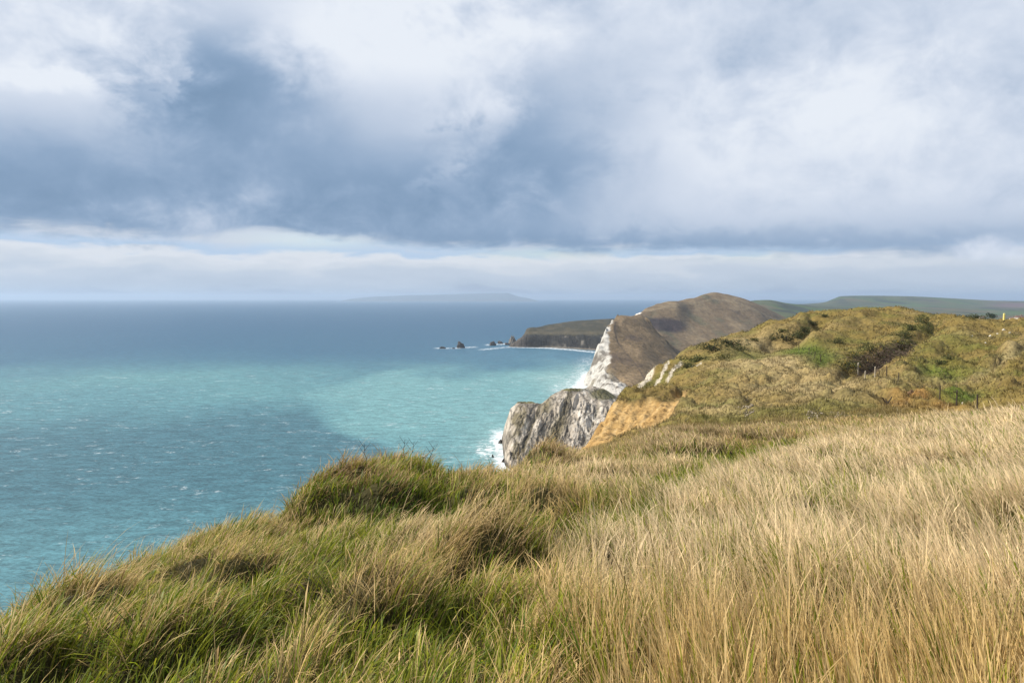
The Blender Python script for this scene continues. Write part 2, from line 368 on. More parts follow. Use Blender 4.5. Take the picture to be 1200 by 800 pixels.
# ---- turf colours
def ground_color(px, row, Y, X, nz):
    n1 = fbm(X * 0.09, Y * 0.09, 51, 4); n2 = fbm(X * 0.35, Y * 0.35, 57, 4); n3 = fbm(X * 0.03, Y * 0.03, 61, 3)
    C = np.zeros(px.shape + (3,)) + np.array([0.205, 0.148, 0.043])
    C = mixc(C, [0.120, 0.118, 0.026], sstep(-0.15, 0.35, n1 + 0.2 * n2) * 0.75)              # olive
    C = mixc(C, [0.28, 0.205, 0.082], sstep(0.05, 0.5, n3 + 0.3 * n2) * 0.7)
    C = mixc(C, [0.085, 0.062, 0.024], sstep(0.12, 0.4, fbm(X * 0.16 + Y * 0.06, Y * 0.10, 59, 4)) * 0.42)            # straw
    straw = np.clip(0.9 * blob(px, row, 900, 424, 60, 15) + 0.8 * blob(px, row, 960, 455, 110, 16) + 0.7 * blob(px, row, 880, 400, 40, 6) + 0.8 * blob(px, row, 1175, 422, 40, 8, -0.6)
                    + 0.6 * blob(px, row, 1120, 445, 30, 6) + 0.7 * blob(px, row, 840, 482, 40, 8), 0, 1)
    C = mixc(C, [0.40, 0.31, 0.16], straw * (0.75 + 0.5 * n2).clip(0, 1))
    green = np.clip(1.2 * blob(px, row, 945, 410, 32, 7) + 1.2 * blob(px, row, 1130, 466, 34, 10) + 0.9 * blob(px, row, 965, 421, 16, 6) + 0.6 * blob(px, row, 880, 415, 22, 6)
                    + 0.7 * blob(px, row, 835, 478, 30, 5) + 0.8 * blob(px, row, 1100, 436, 26, 6) + 0.5 * blob(px, row, 1100, 400, 50, 8) + 0.5 * blob(px, row, 1130, 430, 50, 10), 0, 1)
    C = mixc(C, [0.105, 0.135, 0.020], green)
    bare = np.clip(1.3 * blob(px, row, 1070, 470, 30, 6) + 0.7 * blob(px, row, 1110, 482, 32, 4), 0, 1)
    C = mixc(C, [0.31, 0.175, 0.055], bare * (0.8 + n2).clip(0, 1))
    bram = np.clip(1.4 * blob(px, row, 1032, 424, 34, 11, -0.4) + 0.8 * blob(px, row, 1060, 408, 20, 7, -0.5), 0, 1)
    C = mixc(C, [0.075, 0.052, 0.035], sstep(0.3, 0.8, bram + 0.3 * n2))
    # steep little banks show brown earth
    C = mixc(C, [0.12, 0.078, 0.036], sstep(0.80, 0.60, nz) * sstep(30, 60, Y) * 0.5)
    # chalk ribs on the seaward brow
    rib = sstep(0.45, 0.8, np.clip(blob(px, row, 772, 432, 22, 9, -0.75) + blob(px, row, 792, 430, 16, 8, -0.6) + blob(px, row, 752, 446, 12, 5, -0.7), 0, 1) * 0 + polyline(px, row, [(746, 456), (757, 444), (768, 431), (781, 420)], 3.4, 4) + polyline(px, row, [(769, 448), (776, 437), (784, 426)], 2.2, 3) + polyline(px, row, [(784, 443), (791, 433), (798, 424)], 2.8, 3.2) + polyline(px, row, [(812, 430), (822, 424)], 2.5, 2) + 0.45 * fbm(X * 0.5, Y * 0.2, 67, 3)) * sstep(105, 120, Y) * (px < 830)
    C = mixc(C, [0.52, 0.46, 0.36], rib)
    C = C * (1 - 0.22 * sstep(30, 60, Y))[..., None]
    return C
GCOL = ground_color(GPX, DROW, GYY, GX, GN[..., 2])
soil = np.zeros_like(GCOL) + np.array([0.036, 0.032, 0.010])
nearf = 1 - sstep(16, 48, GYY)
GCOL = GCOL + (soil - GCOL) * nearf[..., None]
SN = fbm((GPX + 0.8 * DROW) * 0.14, (GPX - DROW) * 0.03, 71, 5, 0.65)
scol = np.zeros_like(GCOL) + np.array([0.335, 0.214, 0.082])
scol = mixc(scol, [0.23, 0.135, 0.045], sstep(0.0, 0.4, SN)); scol = mixc(scol, [0.22, 0.135, 0.055], sstep(0.2, 0.5, fbm(GX * 0.5 + GYY * .15, GYY * 0.10, 72, 4)) * .7)
scol = mixc(scol, [0.42, 0.30, 0.15], sstep(0.0, 0.4, -SN) * 0.6)
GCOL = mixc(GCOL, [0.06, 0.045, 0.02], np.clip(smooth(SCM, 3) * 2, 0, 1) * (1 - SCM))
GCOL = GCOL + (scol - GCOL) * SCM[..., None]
wall = sstep(0.55, 0.35, GN[..., 2]) * (GPX < 640)
GCOL = mixc(GCOL, [0.34, 0.30, 0.24], wall * sstep(14, 24, GYY))
mat_ground = terrain_mat('turf', fine=1.6, amount=0.45, bump=0.9, bump_dist=0.35)
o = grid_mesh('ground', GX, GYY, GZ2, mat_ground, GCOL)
set_props(o, 'rough grassy clifftop ground rising to slumped banks with a golden earth scar', 'ground', None, 'structure')

# ---- sampling of the ground
lgY = np.log(gY)
def samp(A, px, Y):
    i = np.clip(np.searchsorted(gpx, px) - 1, 0, len(gpx) - 2)
    fx = np.clip((px - gpx[i]) / (gpx[i + 1] - gpx[i]), 0, 1)
    v = (np.log(Y) - lgY[0]) / (lgY[1] - lgY[0])
    j = np.clip(np.floor(v).astype(int), 0, len(gY) - 2); fy = np.clip(v - j, 0, 1)
    if A.ndim == 3:
        fx = fx[:, None]; fy = fy[:, None]
    return (A[i, j] * (1 - fx) + A[i + 1, j] * fx) * (1 - fy) + (A[i, j + 1] * (1 - fx) + A[i + 1, j + 1] * fx) * fy

RMIN = np.minimum.accumulate(GROW, axis=1)     # what is hidden behind nearer ground

def ground_at(px, row, y0=20.0):
    """first ground point met by the sight line through a photo point, beyond distance y0"""
    i = int(np.argmin(np.abs(gpx - px)))
    r = GROW[i]
    j0 = int(np.searchsorted(gY, y0))
    k = np.where(r[j0:] <= row)[0]
    j = j0 + (int(k[0]) if len(k) else int(np.argmin(r[j0:])))
    Y = gY[j]
    return float(u_of_px(px) * Y), float(Y), float(GZ2[i, j])

# =================================================================== GRASS
mat_grass = leaf_mat('grass_blade', 0.48, 0.5)

WMUL = None
def make_blades(name, tufts_px, tufts_Y, per, spread, levels, kind_fn, wpix, label):
    n = len(tufts_px) * per
    tpx = np.repeat(tufts_px, per); tY = np.repeat(tufts_Y, per)
    tX = u_of_px(tpx) * tY
    sc = spread(tY)
    offx = rng.normal(0, 1, n) * sc; offy = rng.normal(0, 1, n) * sc
    X = tX + offx; Y = np.maximum(tY + offy, 1.3)
    px = X / Y * F + 600
    zr = samp(GZ2, px, Y); row = samp(DROW, px, Y)
    ok = (px > gpx[0] + 4) & (px < gpx[-1] - 4) & (samp(SCM, px, Y) < 0.35) & (samp(GN[..., 2], px, Y) > 0.30)
    X, Y, px, zr, row, offx, offy, sc = [a[ok] for a in (X, Y, px, zr, row, offx, offy, sc)]
    tid = np.repeat(np.arange(len(tufts_px)), per)[ok]
    n = len(X)
    trnd = rng.random(len(tufts_px))[tid]
    tdx = rng.normal(0, 0.50, len(tufts_px))[tid]; tdy = rng.normal(0, 0.50, len(tufts_px))[tid]
    L, lean, ang, dry, C0, C1 = kind_fn(px, row, Y, X, trnd, n)
    L = L * rng.uniform(0.55, 1.15, n)
    # direction of the bend: downwind, plus a splay out of the tuft
    dx = np.sin(ang) + 0.42 * offx / sc + tdx + rng.normal(0, 0.16, n)
    dy = np.cos(ang) + 0.42 * offy / sc + tdy + rng.normal(0, 0.16, n)
    ln = np.hypot(dx, dy) + 1e-6; dx /= ln; dy /= ln
    lean = np.clip(lean * rng.uniform(0.5, 1.5, n), 0.03, 1.45)     # tip angle from the vertical
    ts = np.linspace(0, 1, levels)
    kink = np.where(rng.random(n) < 0.09, rng.uniform(0.7, 1.7, n), 0.0); kk = rng.integers(1, max(2, levels - 1), n)
    seed_ = rng.random(n) < 0.035
    w = np.maximum(0.0066, wpix * Y / 683.0) * rng.uniform(0.6, 1.25, n)
    w = w * WMUL if isinstance(WMUL, np.ndarray) and len(WMUL) == n else w
    wa = rng.uniform(0, math.pi, n)
    wx = np.cos(wa); wy = np.sin(wa)
    # integrate the arc: inclination grows along the blade
    P = np.zeros((levels, n, 3)); P[0, :, 0] = X; P[0, :, 1] = Y; P[0, :, 2] = zr - 0.02
    a0 = lean * 0.25
    for k in range(1, levels):
        a = a0 + (lean * 1.35 - a0) * (k - 0.5) / (levels - 1) + kink * (kk < k)
        s = L / (levels - 1)
        P[k, :, 0] = P[k - 1, :, 0] + np.sin(a) * dx * s
        P[k, :, 1] = P[k - 1, :, 1] + np.sin(a) * dy * s
        P[k, :, 2] = P[k - 1, :, 2] + np.cos(a) * s
    nvb = 2 * (levels - 1) + 1
    V = np.zeros((n, nvb, 3), np.float32); C = np.zeros((n, nvb, 3), np.float32)
    for k in range(levels):
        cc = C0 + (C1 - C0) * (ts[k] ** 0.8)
        if k < levels - 1:
            ww = (w * (1 - 0.55 * ts[k]) * 0.5)
            if k == levels - 2: ww = np.where(seed_, ww * 2.3, ww)
            V[:, 2 * k] = P[k] - np.stack([wx * ww, wy * ww, 0 * ww], -1)
            V[:, 2 * k + 1] = P[k] + np.stack([wx * ww, wy * ww, 0 * ww], -1)
            C[:, 2 * k] = cc; C[:, 2 * k + 1] = cc
        else:
            V[:, -1] = P[k]; C[:, -1] = cc
    base = (np.arange(n) * nvb)[:, None]
    quads = np.array([[2 * k, 2 * k + 1, 2 * k + 3, 2 * k + 2] for k in range(levels - 2)]).ravel()
    tri = np.array([2 * (levels - 2), 2 * (levels - 2) + 1, 2 * (levels - 2) + 2])
    fl = np.concatenate([base + quads[None, :], base + tri[None, :]], 1).ravel()
    lc = np.tile(np.array([4] * (levels - 2) + [3]), n)
    o = raw_mesh(name, V.reshape(-1, 3), fl, lc, mat_grass)
    add_color(o.data, 'Col', C.reshape(-1, 3))
    set_props(o, label, 'grass', None, 'stuff')
    return o

BLINE = ([300, 470, 580, 650, 770, 880, 1000, 1100, 1200, 1400], [1100, 930, 780, 650, 588, 547, 515, 497, 481, 455])
def in_field(px, row, X, Y):
    return sstep(-26, 20, row - np.interp(px, *BLINE) + 24 * fbm(X * 0.4, Y * 0.4, 84, 3))

def dryness(px, row, Y, X):
    n1 = fbm(X * 0.7, Y * 0.5, 81, 3); n2 = fbm(X * 2.2, Y * 1.6, 83, 2)
    hm = np.clip(samp(HUMN, px, Y) - 0.30, -1, 1)
    fl_ = in_field(px, row, X, Y)
    d = lerp(lerp(0.36, 0.84, sstep(540, 720, px)), 0.95, fl_) + 0.55 * hm * (1 - 0.8 * fl_)
    d = d + (0.42 * n1 + 0.25 * n2) * (1 - 0.25 * fl_)
    d = d - 1.1 * blob(px, row, 760, 577, 80, 14, -0.38) - 0.8 * blob(px, row, 895, 526, 50, 6, -0.2) - 0.5 * blob(px, row, 990, 574, 40, 10) - 0.5 * blob(px, row, 1110, 548, 30, 8) - 0.4 * blob(px, row, 860, 660, 40, 14) - 0.5 * blob(px, row, 560, 760, 90, 30) - 0.3 * blob(px, row, 150, 760, 160, 40) - 0.55 * blob(px, row, 640, 620, 50, 24)
    d = d - 0.35 * blob(px, row, 480, 575, 55, 28) - 0.30 * blob(px, row, 300, 700, 160, 40) - 0.25 * blob(px, row, 600, 770, 120, 40)
    d = d - 0.5 * blob(px, row, 110, 668, 60, 14, -0.3) - 0.3 * blob(px, row, 960, 570, 40, 10) - 0.25 * blob(px, row, 1130, 545, 25, 8)
    d = d + 0.6 * blob(px, row, 425, 541, 110, 15) + 0.5 * blob(px, row, 340, 580, 30, 30) + 0.45 * blob(px, row, 520, 630, 80, 20) + 0.4 * blob(px, row, 230, 645, 120, 16, -0.25) + 0.5 * blob(px, row, 690, 556, 100, 16)
    return np.clip(d, 0.04, 0.97)

def hollow(px, Y):
    return np.clip(np.exp(-((px - 640) / 48) ** 2 - ((Y - 7.6) / 0.9) ** 2) * 1.4, 0, 1)

def mound_face(px, Y):
    return np.exp(-((px - 470) / 75) ** 2 - ((Y - 10.1) / 0.55) ** 2)

def near_kind(px, row, Y, X, trnd, n):
    L = blade_len(px, row, Y, X) * lerp(1.12, 0.70, trnd)
    right = sstep(560, 820, px)
    lean = lerp(1.18, 0.66, right) + 0.25 * fbm(X * 0.45, Y * 0.45, 91, 2)
    lean = lean + 0.28 * sstep(640, 530, row) * right - 0.18 * sstep(640, 760, row) * right
    ang = lerp(0.55, -0.30, right) + 0.6 * fbm(X * 0.35, Y * 0.35, 93, 2)
    d = dryness(px, row, Y, X)
    hl = hollow(px, Y); mf = mound_face(px, Y)
    d = d * (1 - hl) * (1 - 0.7 * mf); L = L * (1 - 0.55 * hl) * (1 - 0.25 * mf)
    isdry = rng.random(n) < np.clip(d + (trnd - 0.5) * 0.9, 0.03, 0.97)
    r = rng.random(n)[:, None]
    fld = in_field(px, row, X, Y)
    pale = np.clip(1.1 * sstep(580, 740, px) * sstep(760, 610, row) * fld + 0.8 * blob(px, row, 690, 556, 80, 16) + 0.55 * (1 - fld) * sstep(690, 780, px) * sstep(-0.2, 0.3, fbm(X * 0.3, Y * 0.2, 86, 3)) + 0.45 * blob(px, row, 470, 630, 120, 20), 0, 1)
    gold = np.array([0.66, 0.46, 0.175]); straw = np.array([0.96, 0.755, 0.465]); brown = np.array([0.33, 0.21, 0.095])
    tip = gold + (straw - gold) * np.clip(pale[:, None] * 0.95 + 0.30 * r, 0, 1)
    moundb = np.clip(blob(px, row, 430, 550, 120, 22) + 0.8 * blob(px, row, 660, 530, 60, 12) + 0.8 * blob(px, row, 800, 508, 80, 14) + 0.12 * (1 - fld) * sstep(760, 860, px), 0, 1)[:, None]
    tip = tip + (brown - tip) * np.clip(moundb * 0.65 + (r < 0.12) * 0.7, 0, 1)
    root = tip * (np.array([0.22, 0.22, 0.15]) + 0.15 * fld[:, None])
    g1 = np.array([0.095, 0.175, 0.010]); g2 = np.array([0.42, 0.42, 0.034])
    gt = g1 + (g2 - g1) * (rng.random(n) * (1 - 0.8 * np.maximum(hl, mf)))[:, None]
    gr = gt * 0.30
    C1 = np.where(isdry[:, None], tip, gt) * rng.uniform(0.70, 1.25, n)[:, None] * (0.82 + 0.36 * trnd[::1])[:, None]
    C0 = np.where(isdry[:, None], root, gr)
    L = np.where(isdry, L, L * 0.78)
    global WMUL
    WMUL = np.where(isdry, 1.0, 1.4)
    long_ = rng.random(n) < 0.03
    L = np.where(long_ & isdry, L * 1.45, L)
    C1 = np.where((long_ & isdry)[:, None], C1 * 1.15, C1)
    lean = np.where(isdry, lean, lean * 0.85)
    return L, lean, ang, d, C0, C1

def tufts(n, y0, y1, power, pmin, pmax, margin=26):
    """tuft places with density ~ 1/Y**power per square metre"""
    out_p, out_y = [], []
    k = 2 - power
    r = rng.random(n)
    Y = np.exp(np.log(y0) + r * np.log(y1 / y0)) if abs(k) < 1e-6 else (y0 ** k + r * (y1 ** k - y0 ** k)) ** (1 / k)
    px = rng.uniform(pmin, pmax, n)
    row = samp(GROW, px, Y); rmin = samp(RMIN, px, Y)
    ok = (row < rmin + margin + 140 / Y) & (row < 1050)
    return px[ok], Y[ok]

NEAR_TUFTS = 12500
p_, y_ = tufts(NEAR_TUFTS, 1.7, 34, 1.0, -120, 1320)
pa_, ya_ = tufts(5000, 1.5, 14, 1.0, 1320, 2900, 400); pb_, yb_ = tufts(700, 1.5, 5, 1.0, -700, -120)
p_ = np.concatenate([p_, pa_, pb_]); y_ = np.concatenate([y_, ya_, yb_])
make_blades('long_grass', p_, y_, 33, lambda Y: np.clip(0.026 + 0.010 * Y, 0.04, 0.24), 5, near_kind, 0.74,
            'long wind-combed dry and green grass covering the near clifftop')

def thatch_kind(px, row, Y, X, trnd, n):
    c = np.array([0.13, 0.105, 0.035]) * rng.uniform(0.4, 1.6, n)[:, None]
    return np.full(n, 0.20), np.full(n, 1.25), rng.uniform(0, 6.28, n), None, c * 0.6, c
pt_, yt_ = tufts(3800, 1.8, 10, 1.0, -60, 1260)
make_blades('matted_thatch', pt_, yt_, 14, lambda Y: 0.10 + 0 * Y, 4, thatch_kind, 0.5, 'matted brown dead thatch between the roots of the long clifftop grass')

def far_kind(px, row, Y, X, trnd, n):
    base = samp(GCOL, px, Y)
    L = lerp(0.40, 0.56, sstep(30, 150, Y)) * (1 + 0.4 * fbm(X * 0.2, Y * 0.2, 97, 2))
    lean = 0.75 + 0.3 * fbm(X * 0.1, Y * 0.1, 99, 2)
    ang = 0.35 + 0.6 * fbm(X * 0.06, Y * 0.06, 95, 2)
    f = lerp(0.0, 1.0, sstep(22, 45, Y))[:, None]
    straw = np.array([0.40, 0.305, 0.14])
    tip = base * 1.1
    tip = tip + (straw - tip) * (1 - f) * 0.75
    tip = np.where((rng.random(n) < 0.13)[:, None], tip + (straw - tip) * 0.5, tip)
    C1 = tip * (rng.uniform(0.8, 1.25, n) * (0.74 + 0.52 * trnd))[:, None]
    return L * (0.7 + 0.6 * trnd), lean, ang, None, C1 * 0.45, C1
p2, y2 = tufts(27500, 14, 262, 2.0, -20, 1420, margin=6)
sel = (y2 > 24) | (p2 > 1300)
p2, y2 = p2[sel], y2[sel]
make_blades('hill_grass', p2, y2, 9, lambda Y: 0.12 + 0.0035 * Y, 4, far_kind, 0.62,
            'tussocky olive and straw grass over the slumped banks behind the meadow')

# =================================================================== SEA
rows = np.concatenate([np.arange(350.9, 356, 0.35), np.arange(356, 640, 1.0), np.arange(640, 800, 2.5), np.arange(800, 1300, 25)])
sY = CAMZ / -t_of_row(rows)
spx = np.concatenate([np.arange(-900, -60, 30), np.arange(-60, 760, 2.2), np.arange(760, 2200, 30)])
SX = u_of_px(spx)[:, None] * sY[None, :]; SY = np.ones((len(spx), 1)) * sY[None, :]
SPX = spx[:, None] * np.ones((1, len(sY))); SR = np.ones((len(spx), 1)) * rows[None, :]
wn = fbm(SX * 0.002, SY * 0.0012, 5, 4); wn2 = fbm(SX * 0.008, SY * 0.005, 15, 4)
PXw = SPX + 45 * wn + 14 * wn2; RWw = SR + (26 * wn + 9 * wn2) * sstep(365, 460, SR)
def V3(*a): return np.array(a, float)
SC = np.zeros(SX.shape + (3,)) + V3(0.024, 0.086, 0.150)
SC = mixc(SC, V3(0.045, 0.120, 0.175), sstep(375, 425, RWw))
turq = V3(0.100, 0.212, 0.226); milky = V3(0.165, 0.298, 0.290); shadowed_sea = V3(0.056, 0.128, 0.150)
SC = mixc(SC, turq, sstep(408, 456, RWw))
SC = mixc(SC, V3(0.130, 0.258, 0.256), blob(PXw, RWw, 200, 450, 200, 12) * 0.8)
# cloud shadow painted into the water colour, crisp on its inshore side
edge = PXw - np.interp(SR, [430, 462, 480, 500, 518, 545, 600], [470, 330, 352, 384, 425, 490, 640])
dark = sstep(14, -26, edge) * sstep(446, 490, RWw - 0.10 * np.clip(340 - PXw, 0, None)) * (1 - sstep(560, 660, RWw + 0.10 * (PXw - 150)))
SC = mixc(SC, shadowed_sea, np.clip(dark, 0, 1) * 0.92)
light = sstep(-14, 24, edge) * sstep(414, 454, RWw) * (1 - 0.4 * sstep(500, 540, RWw))
SC = mixc(SC, milky, np.clip(light * (0.45 + 0.9 * blob(PXw, RWw, 570, 470, 190, 45) + 0.7 * wn2), 0, 1))
SC = mixc(SC, V3(0.27, 0.38, 0.35), np.clip(blob(PXw, RWw, 668, 452, 34, 24) + 0.6 * blob(PXw, RWw, 575, 520, 40, 30), 0, 1) * 0.8)
SC = mixc(SC, V3(0.092, 0.190, 0.208), sstep(560, 680, RWw) * sstep(480, 200, SPX) * 0.9)
SC = mixc(SC, V3(0.062, 0.148, 0.205), blob(SPX, SR, 640, 416, 90, 12) * 0.7)
# surf: where waves break on rock and beach
surf = np.zeros(SX.shape)
surf = np.maximum(surf, 1.05 * polyline(SPX, SR, [(586, 512), (588, 530), (592, 545), (596, 560)], 16, 12))
surf = np.maximum(surf, 0.75 * blob(SPX, SR, 572, 528, 24, 16))
surf = np.maximum(surf, 1.1 * polyline(SPX, SR, [(690, 440), (683, 450), (674, 458)], 14, 8))
surf = np.maximum(surf, 0.62 * polyline(SPX, SR, [(690, 424), (680, 440), (655, 458)], 22, 10))
surf = np.maximum(surf, 1.1 * polyline(SPX, SR, [(602, 406.5), (640, 407.6), (668, 409.6), (700, 413)], 5, 1.0))
surf = np.maximum(surf, 0.9 * polyline(SPX, SR, [(512, 408), (531, 408.2), (556, 406.5)], 6, 1.0))
surf = np.maximum(surf, 0.9 * polyline(SPX, SR, [(572, 404), (598, 402.6)], 6, 1.2))
surf = np.maximum(surf, 0.85 * polyline(SPX, SR, [(565, 409.5), (602, 406)], 7, 1.1))
surf = np.maximum(surf, 0.45 * polyline(SPX, SR, [(630, 443), (665, 440)], 14, 3))
capzone = np.clip(sstep(425, 450, SR) * (1 - 0.55 * sstep(530, 640, SR)) * (0.75 + 0.6 * wn) + 0.3 * sstep(366, 400, SR), 0, 1.1)

m, nt, out = new_mat('sea_water'); Lk = nt.links
vc = N(nt, 'ShaderNodeVertexColor', layer_name='Col')
tc = N(nt, 'ShaderNodeTexCoord')
def mapped(scale, rot=0.35):
    mp = N(nt, 'ShaderNodeMapping'); mp.inputs['Rotation'].default_value = (0, 0, rot); mp.inputs['Scale'].default_value = scale
    Lk.new(tc.outputs['Object'], mp.inputs['Vector']); return mp
def noise_node(mp, detail=5, rough=0.6, dist=0.0):
    n = N(nt, 'ShaderNodeTexNoise'); n.inputs['Scale'].default_value = 1.0; n.inputs['Detail'].default_value = detail
    n.inputs['Roughness'].default_value = rough; n.inputs['Distortion'].default_value = dist
    Lk.new(mp.outputs[0], n.inputs['Vector']); return n
def mth(op, a, b=None, c=None, clamp=False):
    n = N(nt, 'ShaderNodeMath', operation=op); n.use_clamp = clamp
    for i, v in enumerate((a, b, c)):
        if v is None: continue
        if isinstance(v, (int, float)): n.inputs[i].default_value = v
        else: Lk.new(v, n.inputs[i])
    return n.outputs[0]
def ramp_(v, a, b, c=0.0, d=1.0):
    n = N(nt, 'ShaderNodeMapRange', interpolation_type='SMOOTHSTEP')
    n.inputs['From Min'].default_value = a; n.inputs['From Max'].default_value = b
    n.inputs['To Min'].default_value = c; n.inputs['To Max'].default_value = d
    Lk.new(v, n.inputs['Value']); return n.outputs[0]
swell = noise_node(mapped((0.045, 0.11, 1)), 3, 0.5, 0.4)
chop = noise_node(mapped((0.26, 0.46, 1), 0.75), 6, 0.66, 0.8)
cap1 = noise_node(mapped((0.024, 0.045, 1), 0.2), 4, 0.72, 1.4)
cap2 = noise_node(mapped((0.17, 0.34, 1), 0.3), 5, 0.7, 1.2)
lace = noise_node(mapped((0.10, 0.13, 1), 0.3), 7, 0.75, 1.4)
sf = N(nt, 'ShaderNodeAttribute', attribute_name='surf'); cz = N(nt, 'ShaderNodeAttribute', attribute_name='caps')
caps = mth('MULTIPLY', ramp_(cap1.outputs['Fac'], 0.58, 0.67), ramp_(cap2.outputs['Fac'], 0.50, 0.60))
caps = mth('MULTIPLY', caps, cz.outputs['Fac'], clamp=True)
foam = mth('ADD', mth('MULTIPLY', sf.outputs['Fac'], 0.78), mth('MULTIPLY', mth('SUBTRACT', lace.outputs['Fac'], 0.5), 2.4))
foam = mth('MULTIPLY', ramp_(foam, 0.38, 0.82), ramp_(sf.outputs['Fac'], 0.05, 0.35))
foam = mth('MAXIMUM', foam, mth('MULTIPLY', caps, 0.7), clamp=True)
var = ramp_(swell.outputs['Fac'], 0.3, 0.7, 0.80, 1.2)
var = mth('MULTIPLY', var, ramp_(chop.outputs['Fac'], 0.3, 0.7, 0.62, 1.38))
sc_ = N(nt, 'ShaderNodeVectorMath', operation='SCALE'); Lk.new(vc.outputs['Color'], sc_.inputs[0]); Lk.new(var, sc_.inputs['Scale'])
mixf = N(nt, 'ShaderNodeMix', data_type='RGBA'); Lk.new(foam, mixf.inputs['Factor'])
Lk.new(sc_.outputs[0], mixf.inputs['A']); mixf.inputs['B'].default_value = (0.62, 0.66, 0.68, 1)
bs = N(nt, 'ShaderNodeBsdfPrincipled'); bs.inputs['Roughness'].default_value = 0.42; bs.inputs['IOR'].default_value = 1.33
bs.inputs['Specular IOR Level'].default_value = 0.22
Lk.new(mixf.outputs['Result'], bs.inputs['Base Color'])
hsum = mth('ADD', mth('MULTIPLY', swell.outputs['Fac'], 1.6), mth('MULTIPLY', chop.outputs['Fac'], 0.5))
bp = N(nt, 'ShaderNodeBump'); bp.inputs['Strength'].default_value = 0.55; bp.inputs['Distance'].default_value = 1.0
Lk.new(hsum, bp.inputs['Height']); Lk.new(bp.outputs[0], bs.inputs['Normal'])
Lk.new(bs.outputs[0], out.inputs['Surface'])
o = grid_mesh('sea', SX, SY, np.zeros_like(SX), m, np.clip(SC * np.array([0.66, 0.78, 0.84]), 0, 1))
add_float(o.data, 'surf', surf); add_float(o.data, 'caps', capzone)
set_props(o, 'wind-ruffled blue and turquoise sea with white surf below the cliffs', 'sea', None, 'structure')

# =================================================================== FAR LAND
def landmass(name, columns, p0, p1, dp, Y0, Y1, nY, mat, paint, detail, label, kind='structure', zmin=-5, cat='hill'):
    pxs = np.arange(p0, p1 + 0.01, dp); Ys = np.exp(np.linspace(math.log(Y0), math.log(Y1), nY)) if np.isscalar(nY) else nY
    nY = len(Ys)
    Zz = smooth(land(columns, pxs, Ys), 1)
    U = u_of_px(pxs)[:, None]; Yy = np.ones((len(pxs), 1)) * Ys[None, :]; X = U * Yy
    P = pxs[:, None] * np.ones((1, nY)); R = row_of_t((Zz - CAMZ) / Yy)
    n0 = grid_normals(X, Yy, Zz)
    Z2 = Zz + detail(P, R, X, Yy, Zz, n0)
    nn = grid_normals(X, Yy, Z2)
    C = paint(P, R, X, Yy, Z2, nn, n0)
    o = grid_mesh(name, X, Yy, Z2, mat, C, keep=(Z2 > zmin))
    set_props(o, label, cat, None, kind)
    return o

# ---- grey limestone spur just below
CL = {
 578: [(560, None, -12), (900, None, -12)],
 587: [(640, None, -12), (690, None, -8), (704, 516), (722, None, -12)],
 592: [(580, None, -12), (604, None, -1), (636, 527), (664, 508), (690, 496), (735, None, -12)],
 600: [(560, None, -12), (586, None, 0), (618, 523), (648, 486), (670, 477), (720, None, -10)],
 608: [(555, None, -12), (582, None, 0), (612, 519), (636, 487), (655, 470.5), (720, None, -10)],
 622: [(570, None, -12), (590, None, 0), (604, 519), (627, 487), (650, 470.5), (720, None, -8)],
 633: [(560, None, -12), (578, None, 0), (595, 521), (622, 492), (648, 473), (730, None, -8)],
 650: [(540, None, -8), (562, None, 0), (584, 525), (618, 490), (650, 461), (700, 482), (780, None, -8)],
 667: [(520, None, -5), (545, None, 2), (574, 528), (615, 490), (655, 455), (720, 475), (820, None, -8)],
 681: [(500, None, 0), (530, None, 5), (569, 527), (612, 489), (662, 455), (740, 474), (880, None, -5)],
 692: [(490, None, 5), (565, 522), (610, 487), (648, 461), (700, 452), (790, 466), (950, None, 0)],
 705: [(490, None, 10), (560, 518), (602, 488), (634, 468), (720, 455), (800, 466), (1000, None, 4)],
 728: [(490, None, 15), (560, 516), (605, 494), (645, 477), (740, 468), (820, 474), (1000, None, 8)],
 760: [(490, None, 20), (560, 514), (640, 494), (760, 480), (900, 482), (1050, None, 10)],
 840: [(490, None, 25), (700, 500), (900, 488), (1100, None, 12)],
}
GUL = [([(668, 462), (660, 490), (646, 524)], 4.5, 9), ([(634, 474), (623, 500), (612, 526)], 3.0, 7), ([(702, 474), (692, 498), (684, 522)], 3.0, 6), ([(652, 462), (642, 482)], 2.5, 4), ([(611, 474), (602, 500), (597, 520)], 2.0, 4)]
def cl_gully(P, R):
    g = np.zeros(P.shape)
    for pts, rx, dep in GUL: g = np.maximum(g, dep * polyline(P, R, pts, rx, 7))
    return g
def cl_detail(P, R, X, Y, Z_, n0):
    steep = sstep(0.97, 0.80, n0[..., 2]); up = sstep(-6, 6, Z_)
    q = X - Z_ * 0.50                                             # beds dip steeply, so ribs run slantwise down the face
    g = (billow(q * 0.060, Z_ * 0.012 + Y * 0.006, 7, 4, 0.55) - 0.33) * 15
    g2 = (billow(q * 0.17, Z_ * 0.10, 17, 4, 0.6) - 0.33) * 5.0
    crest = np.interp(P, [586, 590, 605, 622, 633, 650, 667, 690, 728, 760], [516, 512, 471, 471, 473, 461, 455, 455, 468, 480])
    return (g + g2) * 0.85 * up * (0.12 + 0.88 * steep) * (0.10 + 0.90 * sstep(1, 26, R - crest)) - 0.38 * cl_gully(P, R) * up * sstep(2, 20, R - crest) + fbm(X * 0.3, Y * 0.3, 27, 3) * 0.9 * up
